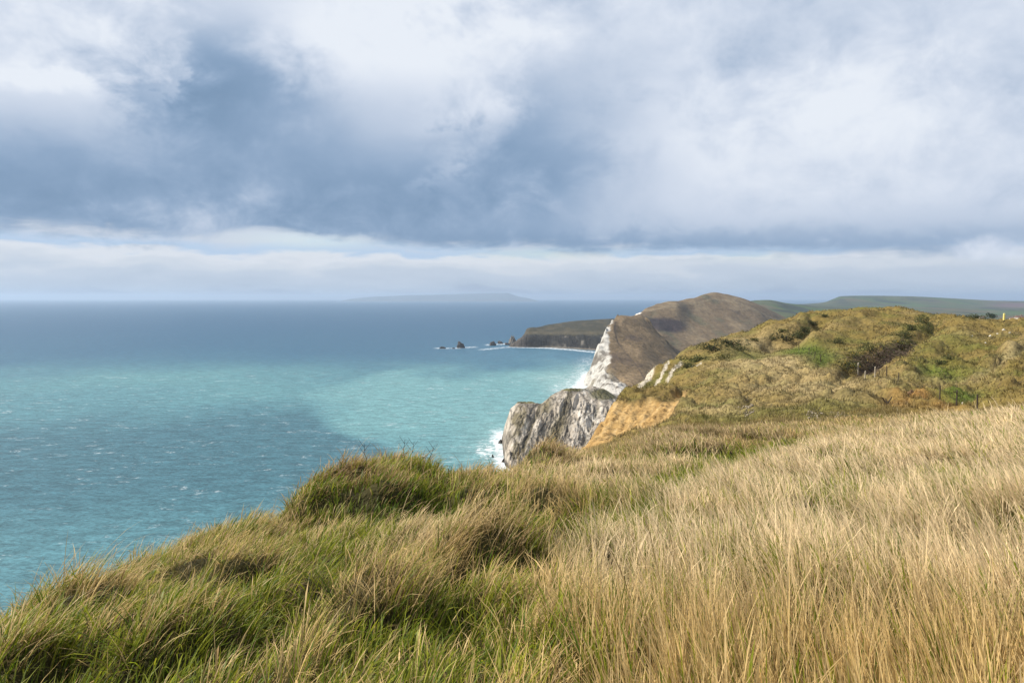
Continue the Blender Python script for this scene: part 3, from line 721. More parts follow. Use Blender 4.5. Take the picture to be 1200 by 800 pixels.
def cl_paint(P, R, X, Y, Z_, n, n0):
    q = X - Z_ * 0.50
    a = fbm(q * 0.11, Z_ * 0.05, 33, 5, 0.6); b = fbm(X * 0.30, Z_ * 0.25, 39, 4); c = fbm(q * 0.035, Z_ * 0.018, 43, 3)
    cr = billow(q * 0.10, Z_ * 0.05, 53, 3)
    C = np.zeros(P.shape + (3,)) + V3(0.34, 0.295, 0.240)
    C = mixc(C, V3(0.52, 0.465, 0.395), sstep(0.0, 0.35, a + 0.3 * b))
    C = mixc(C, V3(0.19, 0.165, 0.135), sstep(0.05, 0.4, -a + 0.4 * b))
    C = mixc(C, V3(0.085, 0.070, 0.052), sstep(0.16, 0.06, cr) * 0.8)                           # open joints
    C = mixc(C, V3(0.135, 0.112, 0.058), sstep(0.22, 0.42, c + 0.25 * b) * 0.8)                 # turf in the gullies
    C = mixc(C, V3(0.150, 0.125, 0.066), np.clip(blob(P, R, 652, 506, 8, 26, 0.45) * 1.3 + blob(P, R, 640, 478, 6, 14, 0.5), 0, 1) * 0.9)
    C = mixc(C, V3(0.125, 0.105, 0.065), sstep(0.45, 0.95, cl_gully(P, R) / 7 + 0.4 * b) * 0.85)
    top = np.clip(1.25 * blob(P, R, 710, 462, 19, 7) + 1.1 * blob(P, R, 672, 456.5, 14, 2.2) + 1.0 * blob(P, R, 618, 471, 18, 1.8), 0, 1)
    C = mixc(C, V3(0.125, 0.112, 0.050), sstep(0.3, 0.7, top + 0.25 * b))
    C = mixc(C, V3(0.55, 0.51, 0.45), sstep(0.0, 0.4, b + 0.2) * np.clip(blob(P, R, 690, 494, 16, 22, 0.3) + blob(P, R, 686, 459, 4, 4), 0, 1))
    C = mixc(C, V3(0.07, 0.06, 0.05), sstep(5, 0.5, Z_ + 2 * b))                               # wet foot
    return C
mat_lime = terrain_mat('limestone', fine=0.25, amount=0.26, bump=1.0, bump_dist=2.5, cracks=((0.10, 0.05, 0.036), 0.62))
landmass('cliff', CL, 578, 840, 0.6, 490, 1120, np.concatenate([np.arange(490, 565, 3), np.arange(565, 690, 0.4), np.arange(690, 800, 1.5), np.arange(800, 1121, 6)]), mat_lime, cl_paint, cl_detail,
         'grey craggy limestone cliff spur with turf cap and surf at its foot', cat='cliff')

# ---- brown down with the white chalk face
FH = {
 672: [(850, None, -15), (2400, None, -15)],
 682: [(880, None, -15), (1060, None, -9), (1160, None, -3), (1185, 453), (1215, None, -12)],
 688: [(880, None, -12), (1040, None, -4), (1130, 459), (1195, 441), (1232, 450), (1275, None, -12)],
 695: [(860, None, -8), (960, 468), (1090, 455), (1160, 441), (1215, 423), (1262, 440), (1320, None, -12)],
 702: [(850, None, -5), (930, 470), (1050, 454), (1140, 436), (1230, 404), (1290, 425), (1370, None, -12)],
 712: [(850, None, 0), (930, 468), (1020, 452), (1150, 420), (1300, 383), (1370, 405), (1470, None, -10)],
 718: [(850, None, 2), (930, 467), (1020, 450), (1170, 412), (1345, 375), (1420, 392), (1540, None, -8)],
 726: [(850, None, 5), (930, 466), (1030, 447), (1200, 405), (1390, 370.5), (1490, 384), (1620, None, -5)],
 750: [(850, None, 10), (930, 468), (1050, 442), (1250, 398), (1450, 369), (1600, 379), (1800, 396), (2300, None, 0)],
 775: [(850, None, 10), (930, 470), (1050, 450), (1200, 420), (1350, 395), (1450, 400), (1700, 408), (2300, None, 20)],
 800: [(900, 478), (1050, 455), (1200, 430), (1300, 419), (1450, 424), (1700, 412), (2300, None, 30)],
 850: [(900, 485), (1100, 460), (1300, 446), (1600, 436), (2300, None, 30)],
 960: [(900, 490), (1300, 450), (1600, 440), (2300, None, 30)],
}
def fh_detail(P, R, X, Y, Z_, n0):
    steep = sstep(0.86, 0.62, n0[..., 2]); up = sstep(-6, 8, Z_)
    q = X * 0.75 + Y * 0.5
    foot = np.clip(1.3 * blob(P, R, 712, 452, 26, 13), 0, 1)
    g = (billow(q * 0.03, (Y - X) * 0.008, 8, 4, 0.55) - 0.36) * 22
    return g * up * np.clip(steep * 0.7 + foot * 0.8, 0, 1) + fbm(X * 0.012, Y * 0.012, 28, 4) * 5 * up
def fh_paint(P, R, X, Y, Z_, n, n0):
    a = fbm(X * 0.02, Y * 0.012, 34, 4); b = fbm(X * 0.08, Y * 0.05, 38, 4); q = X * 0.75 + Y * 0.5
    s = fbm(q * 0.07, (Y - X) * 0.012, 46, 4, 0.6)
    C = np.zeros(P.shape + (3,)) + V3(0.150, 0.108, 0.062)
    C = mixc(C, V3(0.215, 0.155, 0.090), sstep(0.0, 0.4, a + 0.3 * b))
    C = mixc(C, V3(0.098, 0.072, 0.050), sstep(0.1, 0.45, -a))
    # a worn path up the slope
    pth = np.interp(R, [375, 385, 400, 415, 430, 445], [722, 720, 724, 735, 748, 758])
    C = mixc(C, V3(0.085, 0.062, 0.045), np.exp(-((P - pth) / 0.9) ** 2) * 0.85 * (R > 376))
    # chalk on the seaward edge and where the foot of the slope has fallen away
    edge = np.interp(R, [370, 380, 392, 405, 418, 432, 445, 460], [722, 716, 713.5, 714.5, 716, 714, 708, 700])
    chalk = sstep(1.5, -2.5, P - edge + 5 * s + 3 * b)
    footm = sstep(0.42, 0.62, blob(P, R, 722, 456, 20, 13, 0.5) + 0.22 * s + 0.8 * blob(P, R, 704, 448, 12, 10) * 0.7)
    chalk = np.clip(np.maximum(chalk, footm), 0, 1)
    white = mixc(np.zeros(P.shape + (3,)) + V3(0.39, 0.373, 0.34), V3(0.175, 0.155, 0.13), sstep(0.02, 0.34, s + 0.45 * b))
    C = C + (white - C) * chalk[..., None]
    C = mixc(C, V3(0.18, 0.15, 0.10), np.clip(blob(P, R, 694, 452, 3.5, 9, 0.7) + blob(P, R, 716, 440, 5, 8, -0.4), 0, 1) * 0.75)
    C = C * (1 - 0.16 * (C[..., :1] < 0.27))
    trk = sstep(0.86, 1.0, np.sin(Z_ * 0.75 + 5 * fbm(X * 0.01, Y * 0.006, 109, 3))) * sstep(-0.1, 0.3, fbm(X * 0.006, Y * 0.004, 111, 2))
    C = C * (1 - 0.20 * trk * (C[..., 0] < 0.27))[..., None]
    return C
mat_chalk = terrain_mat('chalk_slope', fine=0.14, amount=0.38, bump=0.8, bump_dist=4.0)
mat_hill = terrain_mat('heath_slope', fine=0.10, amount=0.36, bump=0.6, bump_dist=5.0)
landmass('chalk_hill', FH, 672, 960, 0.7, 850, 2400, np.concatenate([np.arange(850, 1000, 4), np.arange(1000, 1420, 1.0), np.arange(1420, 2401, 8)]), mat_chalk, fh_paint, fh_detail,
         'brown heath hill ending in a white chalk cliff above the bay', cat='hill')

# ---- higher hill behind
BH = {
 728: [(1500, None, -15), (4000, None, -15)],
 740: [(1500, None, -15), (1750, None, -6), (1830, 373), (1880, None, -5), (2100, None, -15)],
 747: [(1500, None, -10), (1700, 388), (1850, 366.5), (1930, 380), (2150, None, -12)],
 757: [(1500, None, 10), (1700, 388), (1920, 361.5), (2020, 374), (2250, None, -12)],
 770: [(1500, 405), (1700, 386), (2000, 356), (2150, 366), (2400, None, -12)],
 790: [(1470, 412), (1700, 392), (2050, 352.5), (2250, 358), (2700, None, -12)],
 813: [(1450, 420), (1700, 396), (2000, 366), (2180, 349), (2400, 354), (3000, None, -12)],
 824: [(1450, 422), (1700, 397), (2000, 368), (2260, 345), (2500, 349), (3200, None, -8)],
 836: [(1450, 424), (1700, 398), (2000, 370), (2320, 342.5), (2600, 348), (3400, None, 0)],
 850: [(1450, 427), (1700, 400), (2000, 373), (2320, 344.5), (2600, 349), (3400, None, 10)],
 866: [(1450, 430), (1700, 402), (2000, 376), (2320, 348.5), (2600, 353), (3400, None, 20)],
 885: [(1450, 432), (1700, 406), (2000, 381), (2320, 355), (2600, 359), (3400, None, 25)],
 912: [(1450, 435), (1700, 415), (2000, 394), (2320, 368.5), (2600, 372), (3400, None, 30)],
 940: [(1450, 440), (1700, 425), (2000, 405), (2320, 384), (2600, 384), (3400, None, 30)],
 1000: [(1450, 445), (2000, 415), (2600, 395), (3400, None, 30)],
 1300: [(1450, 450), (2000, 420), (2600, 400), (3400, None, 30)],
}
def bh_detail(P, R, X, Y, Z_, n0):
    up = sstep(-6, 8, Z_)
    return fbm(X * 0.008, Y * 0.005, 48, 4) * 9 * up * sstep(346, 375, R) + fbm(X * 0.03, Y * 0.02, 49, 3) * 2 * up
def bh_paint(P, R, X, Y, Z_, n, n0):
    a = fbm(X * 0.012, Y * 0.006, 54, 4); b = fbm(X * 0.05, Y * 0.03, 58, 4)
    C = np.zeros(P.shape + (3,)) + V3(0.150, 0.110, 0.066)
    C = mixc(C, V3(0.200, 0.152, 0.092), sstep(0.0, 0.4, a + 0.3 * b))
    C = mixc(C, V3(0.115, 0.100, 0.060), sstep(0.1, 0.4, -a))
    blackish = np.clip(1.25 * blob(P, R, 780, 381, 26, 9, 0.15) + 0.5 * blob(P, R, 838, 351, 18, 2.2, 0.2) + 0.5 * blob(P, R, 862, 366, 26, 2.6, 0.4), 0, 1)
    C = mixc(C, V3(0.040, 0.031, 0.034), sstep(0.25, 0.75, blackish + 0.15 * b) * 0.92)  # near-black patches over the brown slope
    ch = sstep(0.5, 0.75, np.clip(blob(P, R, 748, 367, 5, 1.8, -0.3), 0, 1) + 0.25 * b)
    C = mixc(C, V3(0.66, 0.62, 0.55), ch)
    C = mixc(C, V3(0.24, 0.19, 0.12), 0.6 * np.exp(-((R - np.interp(P, [760, 813, 836, 866, 912], [360, 352, 346.5, 352, 372]) - 3.2) / 1.2) ** 2))
    # a few pale cottages and lanes at the foot of the far shoulder read as speckles
    C = C * (1 - 0.16 * (C[..., :1] < 0.27))
    trk = sstep(0.86, 1.0, np.sin(Z_ * 0.75 + 5 * fbm(X * 0.01, Y * 0.006, 109, 3))) * sstep(-0.1, 0.3, fbm(X * 0.006, Y * 0.004, 111, 2))
    C = C * (1 - 0.20 * trk * (C[..., 0] < 0.27))[..., None]
    return C
landmass('hill', BH, 728, 1300, 1.1, 1450, 3400, 320, mat_hill, bh_paint, bh_detail,
         'higher rounded brown hill with dark patch behind the chalk cliff', cat='hill')

# ---- dark low headland across the bay
HL = {
 590: [(1900, None, -10), (3400, None, -10)],
 598: [(1990, None, -10), (2075, None, -3), (2095, 404.3), (2125, None, -10)],
 604: [(1990, None, -10), (2068, None, 0), (2085, 401), (2140, 400), (2200, None, -10)],
 611: [(1980, None, -10), (2062, None, 0), (2082, 398), (2180, 394.5), (2300, None, -10)],
 617: [(1980, None, -10), (2058, None, 0), (2080, 398), (2150, 391.5), (2320, 385.5), (2420, 389), (2600, None, -10)],
 626: [(1980, None, -10), (2055, None, 0), (2080, 397.5), (2140, 391.5), (2330, 383.5), (2500, 385), (2800, None, -10)],
 645: [(1970, None, -10), (2045, None, 0), (2080, 397.5), (2130, 391.5), (2300, 386.5), (2580, 380), (2750, 382), (3100, None, -10)],
 670: [(1940, None, -10), (2000, None, 0), (2040, 399), (2085, 392), (2300, 384.5), (2680, 376.5), (2900, 379), (3300, None, -10)],
 695: [(1890, None, -10), (1945, None, 0), (1990, 401), (2045, 393), (2300, 382.5), (2700, 374.5), (2950, 377), (3400, None, -10)],
 730: [(1860, None, -10), (1900, None, 0), (1950, 402), (2040, 393), (2300, 382), (2700, 373), (2950, 377), (3400, None, -10)],
 780: [(1860, None, -10), (1900, None, 0), (1950, 404), (2040, 396), (2300, 385), (2700, 380), (3400, None, -10)],
}
def hl_detail(P, R, X, Y, Z_, n0):
    up = sstep(-4, 6, Z_)
    g = (billow(X * 0.03, Y * 0.006, 68, 4, 0.6) - 0.36) * 7 * sstep(390, 394, R)
    return (g + fbm(X * 0.02, Y * 0.008, 69, 3) * 3) * up * (1 - 0.6 * sstep(383, 378, R))
def hl_paint(P, R, X, Y, Z_, n, n0):
    a = fbm(X * 0.02, Y * 0.006, 74, 4); b = fbm(X * 0.06, Y * 0.03, 78, 4); s = fbm(X * 0.03, Y * 0.006 + Z_ * 0.02, 79, 4, 0.55)
    C = np.zeros(P.shape + (3,)) + V3(0.060, 0.055, 0.032)
    C = mixc(C, V3(0.105, 0.088, 0.050), sstep(0.0, 0.4, a + 0.3 * b))
    C = mixc(C, V3(0.120, 0.100, 0.060), 0.8 * np.exp(-((R - 390) / 2.0) ** 2))
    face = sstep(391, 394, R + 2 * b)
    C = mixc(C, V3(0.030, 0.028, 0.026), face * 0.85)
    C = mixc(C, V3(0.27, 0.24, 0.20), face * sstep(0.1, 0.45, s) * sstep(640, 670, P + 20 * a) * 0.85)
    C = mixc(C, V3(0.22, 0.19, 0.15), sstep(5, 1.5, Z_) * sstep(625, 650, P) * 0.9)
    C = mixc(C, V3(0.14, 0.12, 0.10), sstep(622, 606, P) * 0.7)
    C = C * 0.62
    return C
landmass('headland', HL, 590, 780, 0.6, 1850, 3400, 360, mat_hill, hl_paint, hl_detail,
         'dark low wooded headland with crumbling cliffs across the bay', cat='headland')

# ---- island on the horizon
IS = {
 395: [(19500, None, -20), (24000, None, -20)],
 412: [(19800, None, -10), (20400, 350.4), (21500, 350.2), (22500, None, -20)],
 440: [(19600, None, -10), (20300, 349.2), (21500, 347.6), (23000, None, -20)],
 480: [(19500, None, -10), (20200, 348), (21500, 345.9), (23000, None, -20)],
 520: [(19500, None, -10), (20200, 347.5), (21500, 344.9), (23000, None, -20)],
 560: [(19500, None, -10), (20200, 347), (21500, 343.8), (23000, None, -20)],
 594: [(19500, None, -10), (20200, 346.5), (21500, 343.3), (23000, None, -20)],
 600: [(19500, None, -10), (20200, 347.5), (21500, 345.0), (23000, None, -20)],
 608: [(19500, None, -10), (20200, 349), (21500, 347.6), (23000, None, -20)],
 620: [(19600, None, -10), (20300, 350.2), (21500, 349.7), (22500, None, -20)],
 634: [(19800, None, -20), (24000, None, -20)],
}
IS = {c: [tuple([q[0] * 1.3] + list(q[1:])) for q in e] for c, e in IS.items()}
mat_far = terrain_mat('far_land', fine=0.004, amount=0.25, bump=0.0)
landmass('island', IS, 395, 634, 1.0, 25200, 30200, 70, mat_far,
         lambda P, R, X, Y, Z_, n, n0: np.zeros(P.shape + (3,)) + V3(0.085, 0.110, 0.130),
         lambda P, R, X, Y, Z_, n0: fbm(X * 0.0008, Y * 0.0008, 88, 3) * 14 * sstep(0, 30, Z_),
         'long flat-topped island faint in haze on the sea horizon', cat='island')

# ---- distant inland hills and fields
DH = {
 840: [(3000, None, 20), (4200, 360), (5200, 356), (6000, None, 10), (11000, None, 10)],
 868: [(3000, None, 30), (4200, 360), (5200, 353.5), (6200, 357), (7500, None, 60), (11000, None, 10)],
 886: [(3000, None, 35), (4200, 362), (5200, 351.5), (6200, 355), (7500, None, 80), (11000, None, 20)],
 900: [(3000, None, 35), (4200, 362), (5200, 351.2), (6200, 354), (7500, 358), (9000, 357), (11000, None, 20)],
 922: [(3000, None, 35), (4200, 364), (5200, 355.2), (6500, 357.5), (8500, 357), (9300, None, 60), (11000, None, 20)],
 945: [(3000, None, 38), (4200, 367), (5300, 358.5), (7000, 357.5), (8600, 356), (9300, None, 60), (11000, None, 20)],
 965: [(3000, None, 38), (4200, 368), (5500, 360), (7000, 357), (8600, 354.2), (9300, None, 60), (11000, None, 20)],
 975: [(3000, None, 38), (4200, 368), (5500, 360.5), (7000, 357), (8600, 350.5), (9300, None, 80), (11000, None, 20)],
 985: [(3000, None, 38), (4200, 369), (5500, 361), (7000, 357), (8600, 347.0), (9300, None, 100), (11000, None, 20)],
 1010: [(3000, None, 38), (4200, 369.5), (5500, 362), (7000, 358), (8600, 346.4), (9300, None, 110), (11000, None, 20)],
 1060: [(3000, None, 38), (4200, 370), (5500, 363), (7000, 358), (8600, 347.0), (9300, None, 110), (11000, None, 20)],
 1120: [(3000, None, 38), (4200, 371), (5500, 365), (7000, 359), (8600, 349.8), (9300, None, 100), (11000, None, 20)],
 1165: [(3000, None, 38), (4200, 372), (5500, 366), (7000, 360), (8600, 352.2), (9300, None, 90), (11000, None, 20)],
 1200: [(3000, None, 38), (4200, 372), (5500, 366), (7000, 360), (8600, 352.8), (9300, None, 90), (11000, None, 20)],
 1420: [(3000, None, 38), (4200, 372), (5500, 366), (7000, 360), (8600, 354), (9300, None, 90), (11000, None, 20)],
}
def dh_paint(P, R, X, Y, Z_, n, n0):
    # a patchwork of fields: cells of pasture, plough and wood
    cx = np.floor(X / 330 + 0.5 * fbm(X * 0.002, Y * 0.001, 6, 2)); cy = np.floor(Y / 420 + 0.5 * fbm(X * 0.001, Y * 0.002, 9, 2))
    r = (_hash(cx, cy, 5) % 1000) / 1000.0
    a = fbm(X * 0.0015, Y * 0.001, 96, 4); wood = sstep(0.12, 0.22, fbm(X * 0.003, Y * 0.0016, 98, 4))
    C = np.zeros(P.shape + (3,)) + V3(0.100, 0.118, 0.042)
    C = mixc(C, V3(0.085, 0.135, 0.034), sstep(0.55, 0.6, r))
    C = mixc(C, V3(0.150, 0.125, 0.060), sstep(0.85, 0.88, r))
    C = mixc(C, V3(0.060, 0.066, 0.034), sstep(0.1, 0.3, a) * sstep(1180, 1050, P))
    C = mixc(C, V3(0.035, 0.045, 0.022), wood * 0.9)
    C = C * V3(0.55, 0.54, 0.48)
    C = mixc(C, V3(0.095, 0.062, 0.062), np.clip(blob(P, R, 1190, 357.5, 34, 2.6) * 1.4, 0, 1))
    return C
landmass('fields', DH, 840, 1420, 1.4, 3000, 11000, 300, mat_far, dh_paint,
         lambda P, R, X, Y, Z_, n0: fbm(X * 0.0025, Y * 0.0012, 104, 4) * 8 * sstep(8400, 7000, Y),
         'blue-green fields and long flat-topped hills inland of the clifftop', cat='hill')

# =================================================================== THINGS
def skin(verts, faces): pass

def obj_from(name, V, Fs, mat, smooth_=False, colors=None, parent=None):
    me = bpy.data.meshes.new(name)
    me.from_pydata([tuple(map(float, v)) for v in V], [], [list(map(int, f)) for f in Fs])
    me.materials.append(mat)
    if smooth_:
        for p in me.polygons: p.use_smooth = True
    if colors is not None: add_color(me, 'Col', np.array(colors))
    o = bpy.data.objects.new(name, me); col.objects.link(o)
    if parent: o.parent = parent
    return o

def ico(sub):
    import bmesh
    bm = bmesh.new(); bmesh.ops.create_icosphere(bm, subdivisions=sub, radius=1.0)
    V = np.array([v.co[:] for v in bm.verts]); Fs = [[v.index for v in f.verts] for f in bm.faces]
    bm.free(); return V, Fs

def rock(name, mat, size, loc, seed, sub=4, rough=0.35, peak=0.0, rotz=0.0):
    """a broken rock: sphere cut by random planes, then roughened"""
    r = np.random.default_rng(seed)
    V, Fs = ico(sub)
    rad = np.ones(len(V))
    for k in range(16):
        d = r.normal(0, 1, 3); d /= np.linalg.norm(d); off = r.uniform(0.55, 0.9)
        dots = V @ d
        rad = np.minimum(rad, np.where(dots > 0.05, off / np.maximum(dots, 0.05), 9))
    n3 = fbm(V[:, 0] * 2.3 + seed, V[:, 1] * 2.3 + V[:, 2] * 1.7, seed, 4)
    rad = rad * (1 + rough * n3)
    V = V * rad[:, None]
    V[:, 0] += peak * np.clip(V[:, 2], 0, None)
    V = V * np.array(size) * 0.5
    c, s = math.cos(rotz), math.sin(rotz)
    V = np.stack([V[:, 0] * c - V[:, 1] * s, V[:, 0] * s + V[:, 1] * c, V[:, 2]], -1)
    o = obj_from(name, V, Fs, mat, smooth_=False)
    o.location = loc
    return o

mat_searock = plain_mat('dark_sea_rock', (0.035, 0.030, 0.026), (0.11, 0.092, 0.075), 0.25, 0.8, 0.8, 1.0)
mat_greyrock = plain_mat('grey_rock', (0.10, 0.088, 0.072), (0.26, 0.23, 0.19), 0.5, 0.85, 0.8, 0.5)
def sea_at(px, row):
    Y = CAMZ / -float(t_of_row(row)); return float(u_of_px(px) * Y), Y
SG = 'rocks standing in the sea'
def sea_rock(px, row, wpx, hpx, depth, seed, label, mat=mat_searock, peak=0.0):
    x, y = sea_at(px, row); k = y / F
    o = rock('sea_rock', mat, (wpx * k * 1.15, depth, hpx * k * 2.5), (x, y, -0.15 * hpx * k), seed, 4, 0.45, peak)
    set_props(o, label, 'rock', SG); return o
sea_rock(519, 408.3, 7, 2.6, 16, 3, 'low dark flat rock at the seaward end of the reef')
sea_rock(531, 408.4, 3.6, 1.6, 10, 4, 'tiny dark rock awash between the flat rock and the tall reef rock')
sea_rock(541, 407.6, 9.5, 7.0, 20, 12, 'tallest dark pointed rock of the reef standing alone in white foam', peak=-0.25)
sea_rock(577, 404.6, 9.5, 4.0, 20, 21, 'dark humped rock nearer the headland side of the gap in the reef')
sea_rock(586, 402.6, 7, 3.0, 16, 5, 'small dark rock midway between humped rock and headland stack')
sea_rock(594.5, 404.0, 5.5, 3.2, 14, 8, 'low rock at the foot of the stack off the headland tip')
sea_rock(600.5, 403.5, 9.5, 10.5, 26, 15, 'brown pointed sea stack joined to the tip of the dark headland', mat_greyrock, 0.1)
sea_rock(577, 535.5, 3.4, 3.6, 3, 31, 'small dark rock sticking up out of the surf below the grey cliff')
sea_rock(590, 541, 5, 4, 4, 33, 'dark wet boulder at the foot of the grey cliff in the surf')
sea_rock(586, 519, 6, 5, 7, 35, 'dark ledge rock at the seaward corner of the grey cliff')

# ---- posts
mat_post_pale = plain_mat('weathered_timber', (0.26, 0.22, 0.16), (0.40, 0.35, 0.27), 9, 0.9, 0.6, 0.01)
mat_post_dark = plain_mat('dark_iron_timber', (0.030, 0.024, 0.018), (0.075, 0.055, 0.040), 14, 0.8, 0.5, 0.01)
mat_yellow = plain_mat('yellow_paint', (0.60, 0.50, 0.13), (0.70, 0.61, 0.22), 5, 0.6, 0.2, 0.01)

def prism(w, d, h, taper=0.92, cut=0.05, seg=8):
    """rounded post with a chamfered, slightly slanted top and grain waviness; returns V, F"""
    V, Fs = [], []
    lv = [0.0, 0.2, 0.4, 0.6, 0.8, 0.95, 1.0]
    r = np.random.default_rng(int(w * 1e4 + h * 100))
    for t in lv:
        s = lerp(1, taper, t) * (0.72 if t == 1.0 else 1.0) * r.uniform(0.96, 1.04)
        for k in range(seg):
            a = 2 * math.pi * (k + 0.5) / seg
            V.append((math.cos(a) * w / 2 * s, math.sin(a) * d / 2 * s, h * t + (cut * math.cos(a) if t > 0.9 else 0)))
    n = len(lv)
    for j in range(n - 1):
        for k in range(seg):
            Fs.append((j * seg + k, j * seg + (k + 1) % seg, (j + 1) * seg + (k + 1) % seg, (j + 1) * seg + k))
    Fs.append(tuple(range((n - 1) * seg, n * seg))); Fs.append(tuple(range(seg))[::-1])
    return V, Fs

def fence_post(px, row, hpx, wpx, mat, label, group, lean=0.0, y0=45, with_staples=True):
    x, y, z = ground_at(px, row, y0); k = y / F; hpx = hpx * 1.2
    V, Fs = prism(wpx * k, wpx * k * 0.9, hpx * k + 0.4, cut=wpx * k * 0.12)
    e = bpy.data.objects.new('fence_post', None); col.objects.link(e)
    e.location = (x, y, z - 0.4); e.rotation_euler = (random.uniform(-0.03, 0.03), lean, random.uniform(0, 3))
    obj_from('post', V, Fs, mat, parent=e)
    # wire staples stand a little proud of the timber
    for q in (0.55, 0.85):
        hz = 0.4 + hpx * k * q; ww = wpx * k * 0.5
        sv, sf = prism(0.05, 0.05, 0.06, seg=6)
        sv = [(a, b - ww * 0.95, c + hz) for a, b, c in sv]
        obj_from('staple', sv, sf, mat_post_dark, parent=e)
    set_props(e, label, 'fence post', group)
    return e, (x, y, z), k

GA = 'old posts below the bramble bank'
fence_post(1007.5, 440.5, 12, 2.0, mat_post_pale, 'tallest pale timber post beside the dark bramble bank', GA, 0.02, 80)
fence_post(1016, 443.5, 7.5, 1.7, mat_post_pale, 'short pale post second from the seaward end by the bramble bank', GA, 0.0, 80)
fence_post(1027.5, 441.5, 9.5, 1.8, mat_post_pale, 'upright pale post in front of the middle of the bramble bank', GA, -0.02, 80)
fence_post(1032.5, 441, 6, 1.0, mat_post_dark, 'thin short dark stake just inland of the middle pale post', GA, 0.03, 80)
fence_post(1041.5, 441.5, 10, 1.2, mat_post_dark, 'dark slim stake at the inland end of the bramble bank posts', GA, 0.0, 80)
fence_post(1054.5, 447.5, 9, 1.1, mat_post_dark, 'dark leaning stake standing alone in straw grass below the brambles', GA, 0.12, 70)
GB = 'dark posts around the green hollow'
p1 = fence_post(1105, 469.5, 14, 1.5, mat_post_dark, 'dark post at the bare earth end of the green hollow', GB, 0.0, 40)
p2_ = fence_post(1125, 476, 16, 1.6, mat_post_dark, 'dark post with a bent arm in the middle of the green hollow', GB, 0.02, 40)
p3 = fence_post(1150, 479.5, 15, 1.9, mat_post_dark, 'thick dark post at the long grass end of the green hollow', GB, 0.02, 40)
# bent arm on the middle one
k = p2_[2]; V, Fs = prism(0.9 * k, 0.9 * k, 4.5 * k, seg=6)
arm = obj_from('bent_arm', V, Fs, mat_post_dark, parent=p2_[0]); arm.location = (0, 0, 0.4 + 15.5 * k); arm.rotation_euler = (0, -1.35, 0); p2_[0].rotation_euler[2] = 0.0
GD = 'thin stakes up the green strip'
names4 = ['thin stake at the top end of the line beside the green strip', 'second thin stake down beside the green strip',
          'third thin stake beside the lower green strip', 'lowest thin stake of the line, near the dark gorse clump']
for (px, row), lb in zip([(937, 409), (949, 416), (956, 421), (963, 425)], names4):
    fence_post(px, row, 7, 0.9, mat_post_dark, lb, GD, 0.02, 90)

# ---- yellow marker post on the skyline
x, y, z = ground_at(1176.5, 376, 150); k = y / F
e = bpy.data.objects.new('marker_post', None); col.objects.link(e); e.location = (x, y, z - 0.3)
V, Fs = prism(2.4 * k, 2.2 * k, 8.6 * k + 0.3, taper=0.97, cut=0.02, seg=10); obj_from('post', V, Fs, mat_yellow, parent=e)
V, Fs = prism(3.0 * k, 2.8 * k, 0.45, taper=0.85, cut=0.0, seg=10); obj_from('footing', V, Fs, mat_post_dark, parent=e)
set_props(e, 'pale yellow marker post standing on the skyline', 'marker post')

# ---- forked stump
x, y, z = ground_at(1043, 474, 40); k = y / F
def limb(p0, p1, r0, r1, seg=7, lv=5, wob=0.1, seed=0):
    r = np.random.default_rng(seed); p0 = np.array(p0, float); p1 = np.array(p1, float)
    ax = p1 - p0; L = np.linalg.norm(ax); ax = ax / L
    a = np.cross(ax, (0.3, 1, 0.2)); a /= np.linalg.norm(a); b = np.cross(ax, a)
    V, Fs = [], []
    for j in range(lv):
        t = j / (lv - 1); c = p0 + ax * L * t + (a * r.normal() + b * r.normal()) * wob * L * 0.3 * math.sin(math.pi * t)
        rr = lerp(r0, r1, t)
        for q in range(seg):
            an = 2 * math.pi * q / seg; V.append(c + (a * math.cos(an) + b * math.sin(an)) * rr * r.uniform(0.85, 1.15))
    for j in range(lv - 1):
        for q in range(seg):
            Fs.append((j * seg + q, j * seg + (q + 1) % seg, (j + 1) * seg + (q + 1) % seg, (j + 1) * seg + q))
    Fs.append(tuple(range((lv - 1) * seg, lv * seg))); Fs.append(tuple(range(seg))[::-1])
    return V, Fs
e = bpy.data.objects.new('tree_stump', None); col.objects.link(e); e.location = (x, y, z - 0.15)
V, Fs = limb((0, 0, 0), (0, 0, 2.6 * k + 0.15), 2.4 * k, 2.0 * k, seed=1); obj_from('trunk', V, Fs, mat_post_dark, parent=e)
for q, (tx, tz, r0) in enumerate([(-6.2, 8.0, 1.2), (-1.0, 6.4, 1.0), (6.8, 8.2, 1.1)]):
    V, Fs = limb((tx * 0.12 * k, 0, 2.0 * k), (tx * k, 0.1 * q, tz * k + 0.15), r0 * k, r0 * 0.45 * k, seed=q + 4)
    obj_from('broken_limb', V, Fs, mat_post_dark, parent=e)
set_props(e, 'dark broken stump with three splayed limbs on bare brown earth', 'stump')

# ---- boulder and loose stones
mat_boulder = plain_mat('brown_stone', (0.12, 0.075, 0.04), (0.24, 0.15, 0.08), 1.2, 0.9, 0.7, 0.1)
mat_chalkstone = plain_mat('chalk_stone', (0.42, 0.38, 0.30), (0.66, 0.62, 0.53), 2.0, 0.9, 0.5, 0.05)
x, y, z = ground_at(1070, 463.5, 40); k = y / F
o = rock('boulder', mat_boulder, (9.0 * k, 6 * k, 9.5 * k), (x, y, z + 1.2 * k), 44, 4, 0.3, 0.3)
set_props(o, 'brown wedge-shaped boulder lying at the edge of the bare earth patch', 'boulder')
def stone(px, row, w, h, seed, label, group=None, y0=40):
    x, y, z = ground_at(px, row, y0); k = y / F
    o = rock('stone', mat_chalkstone, (w * k, w * k * 0.8, h * k * 1.5), (x, y, z + 0.15 * h * k), seed, 3, 0.3, 0.1)
    set_props(o, label, 'stone', group)
stone(1132, 473.5, 2.6, 2.6, 51, 'white stone lying in the green hollow between the dark posts', None, 40)
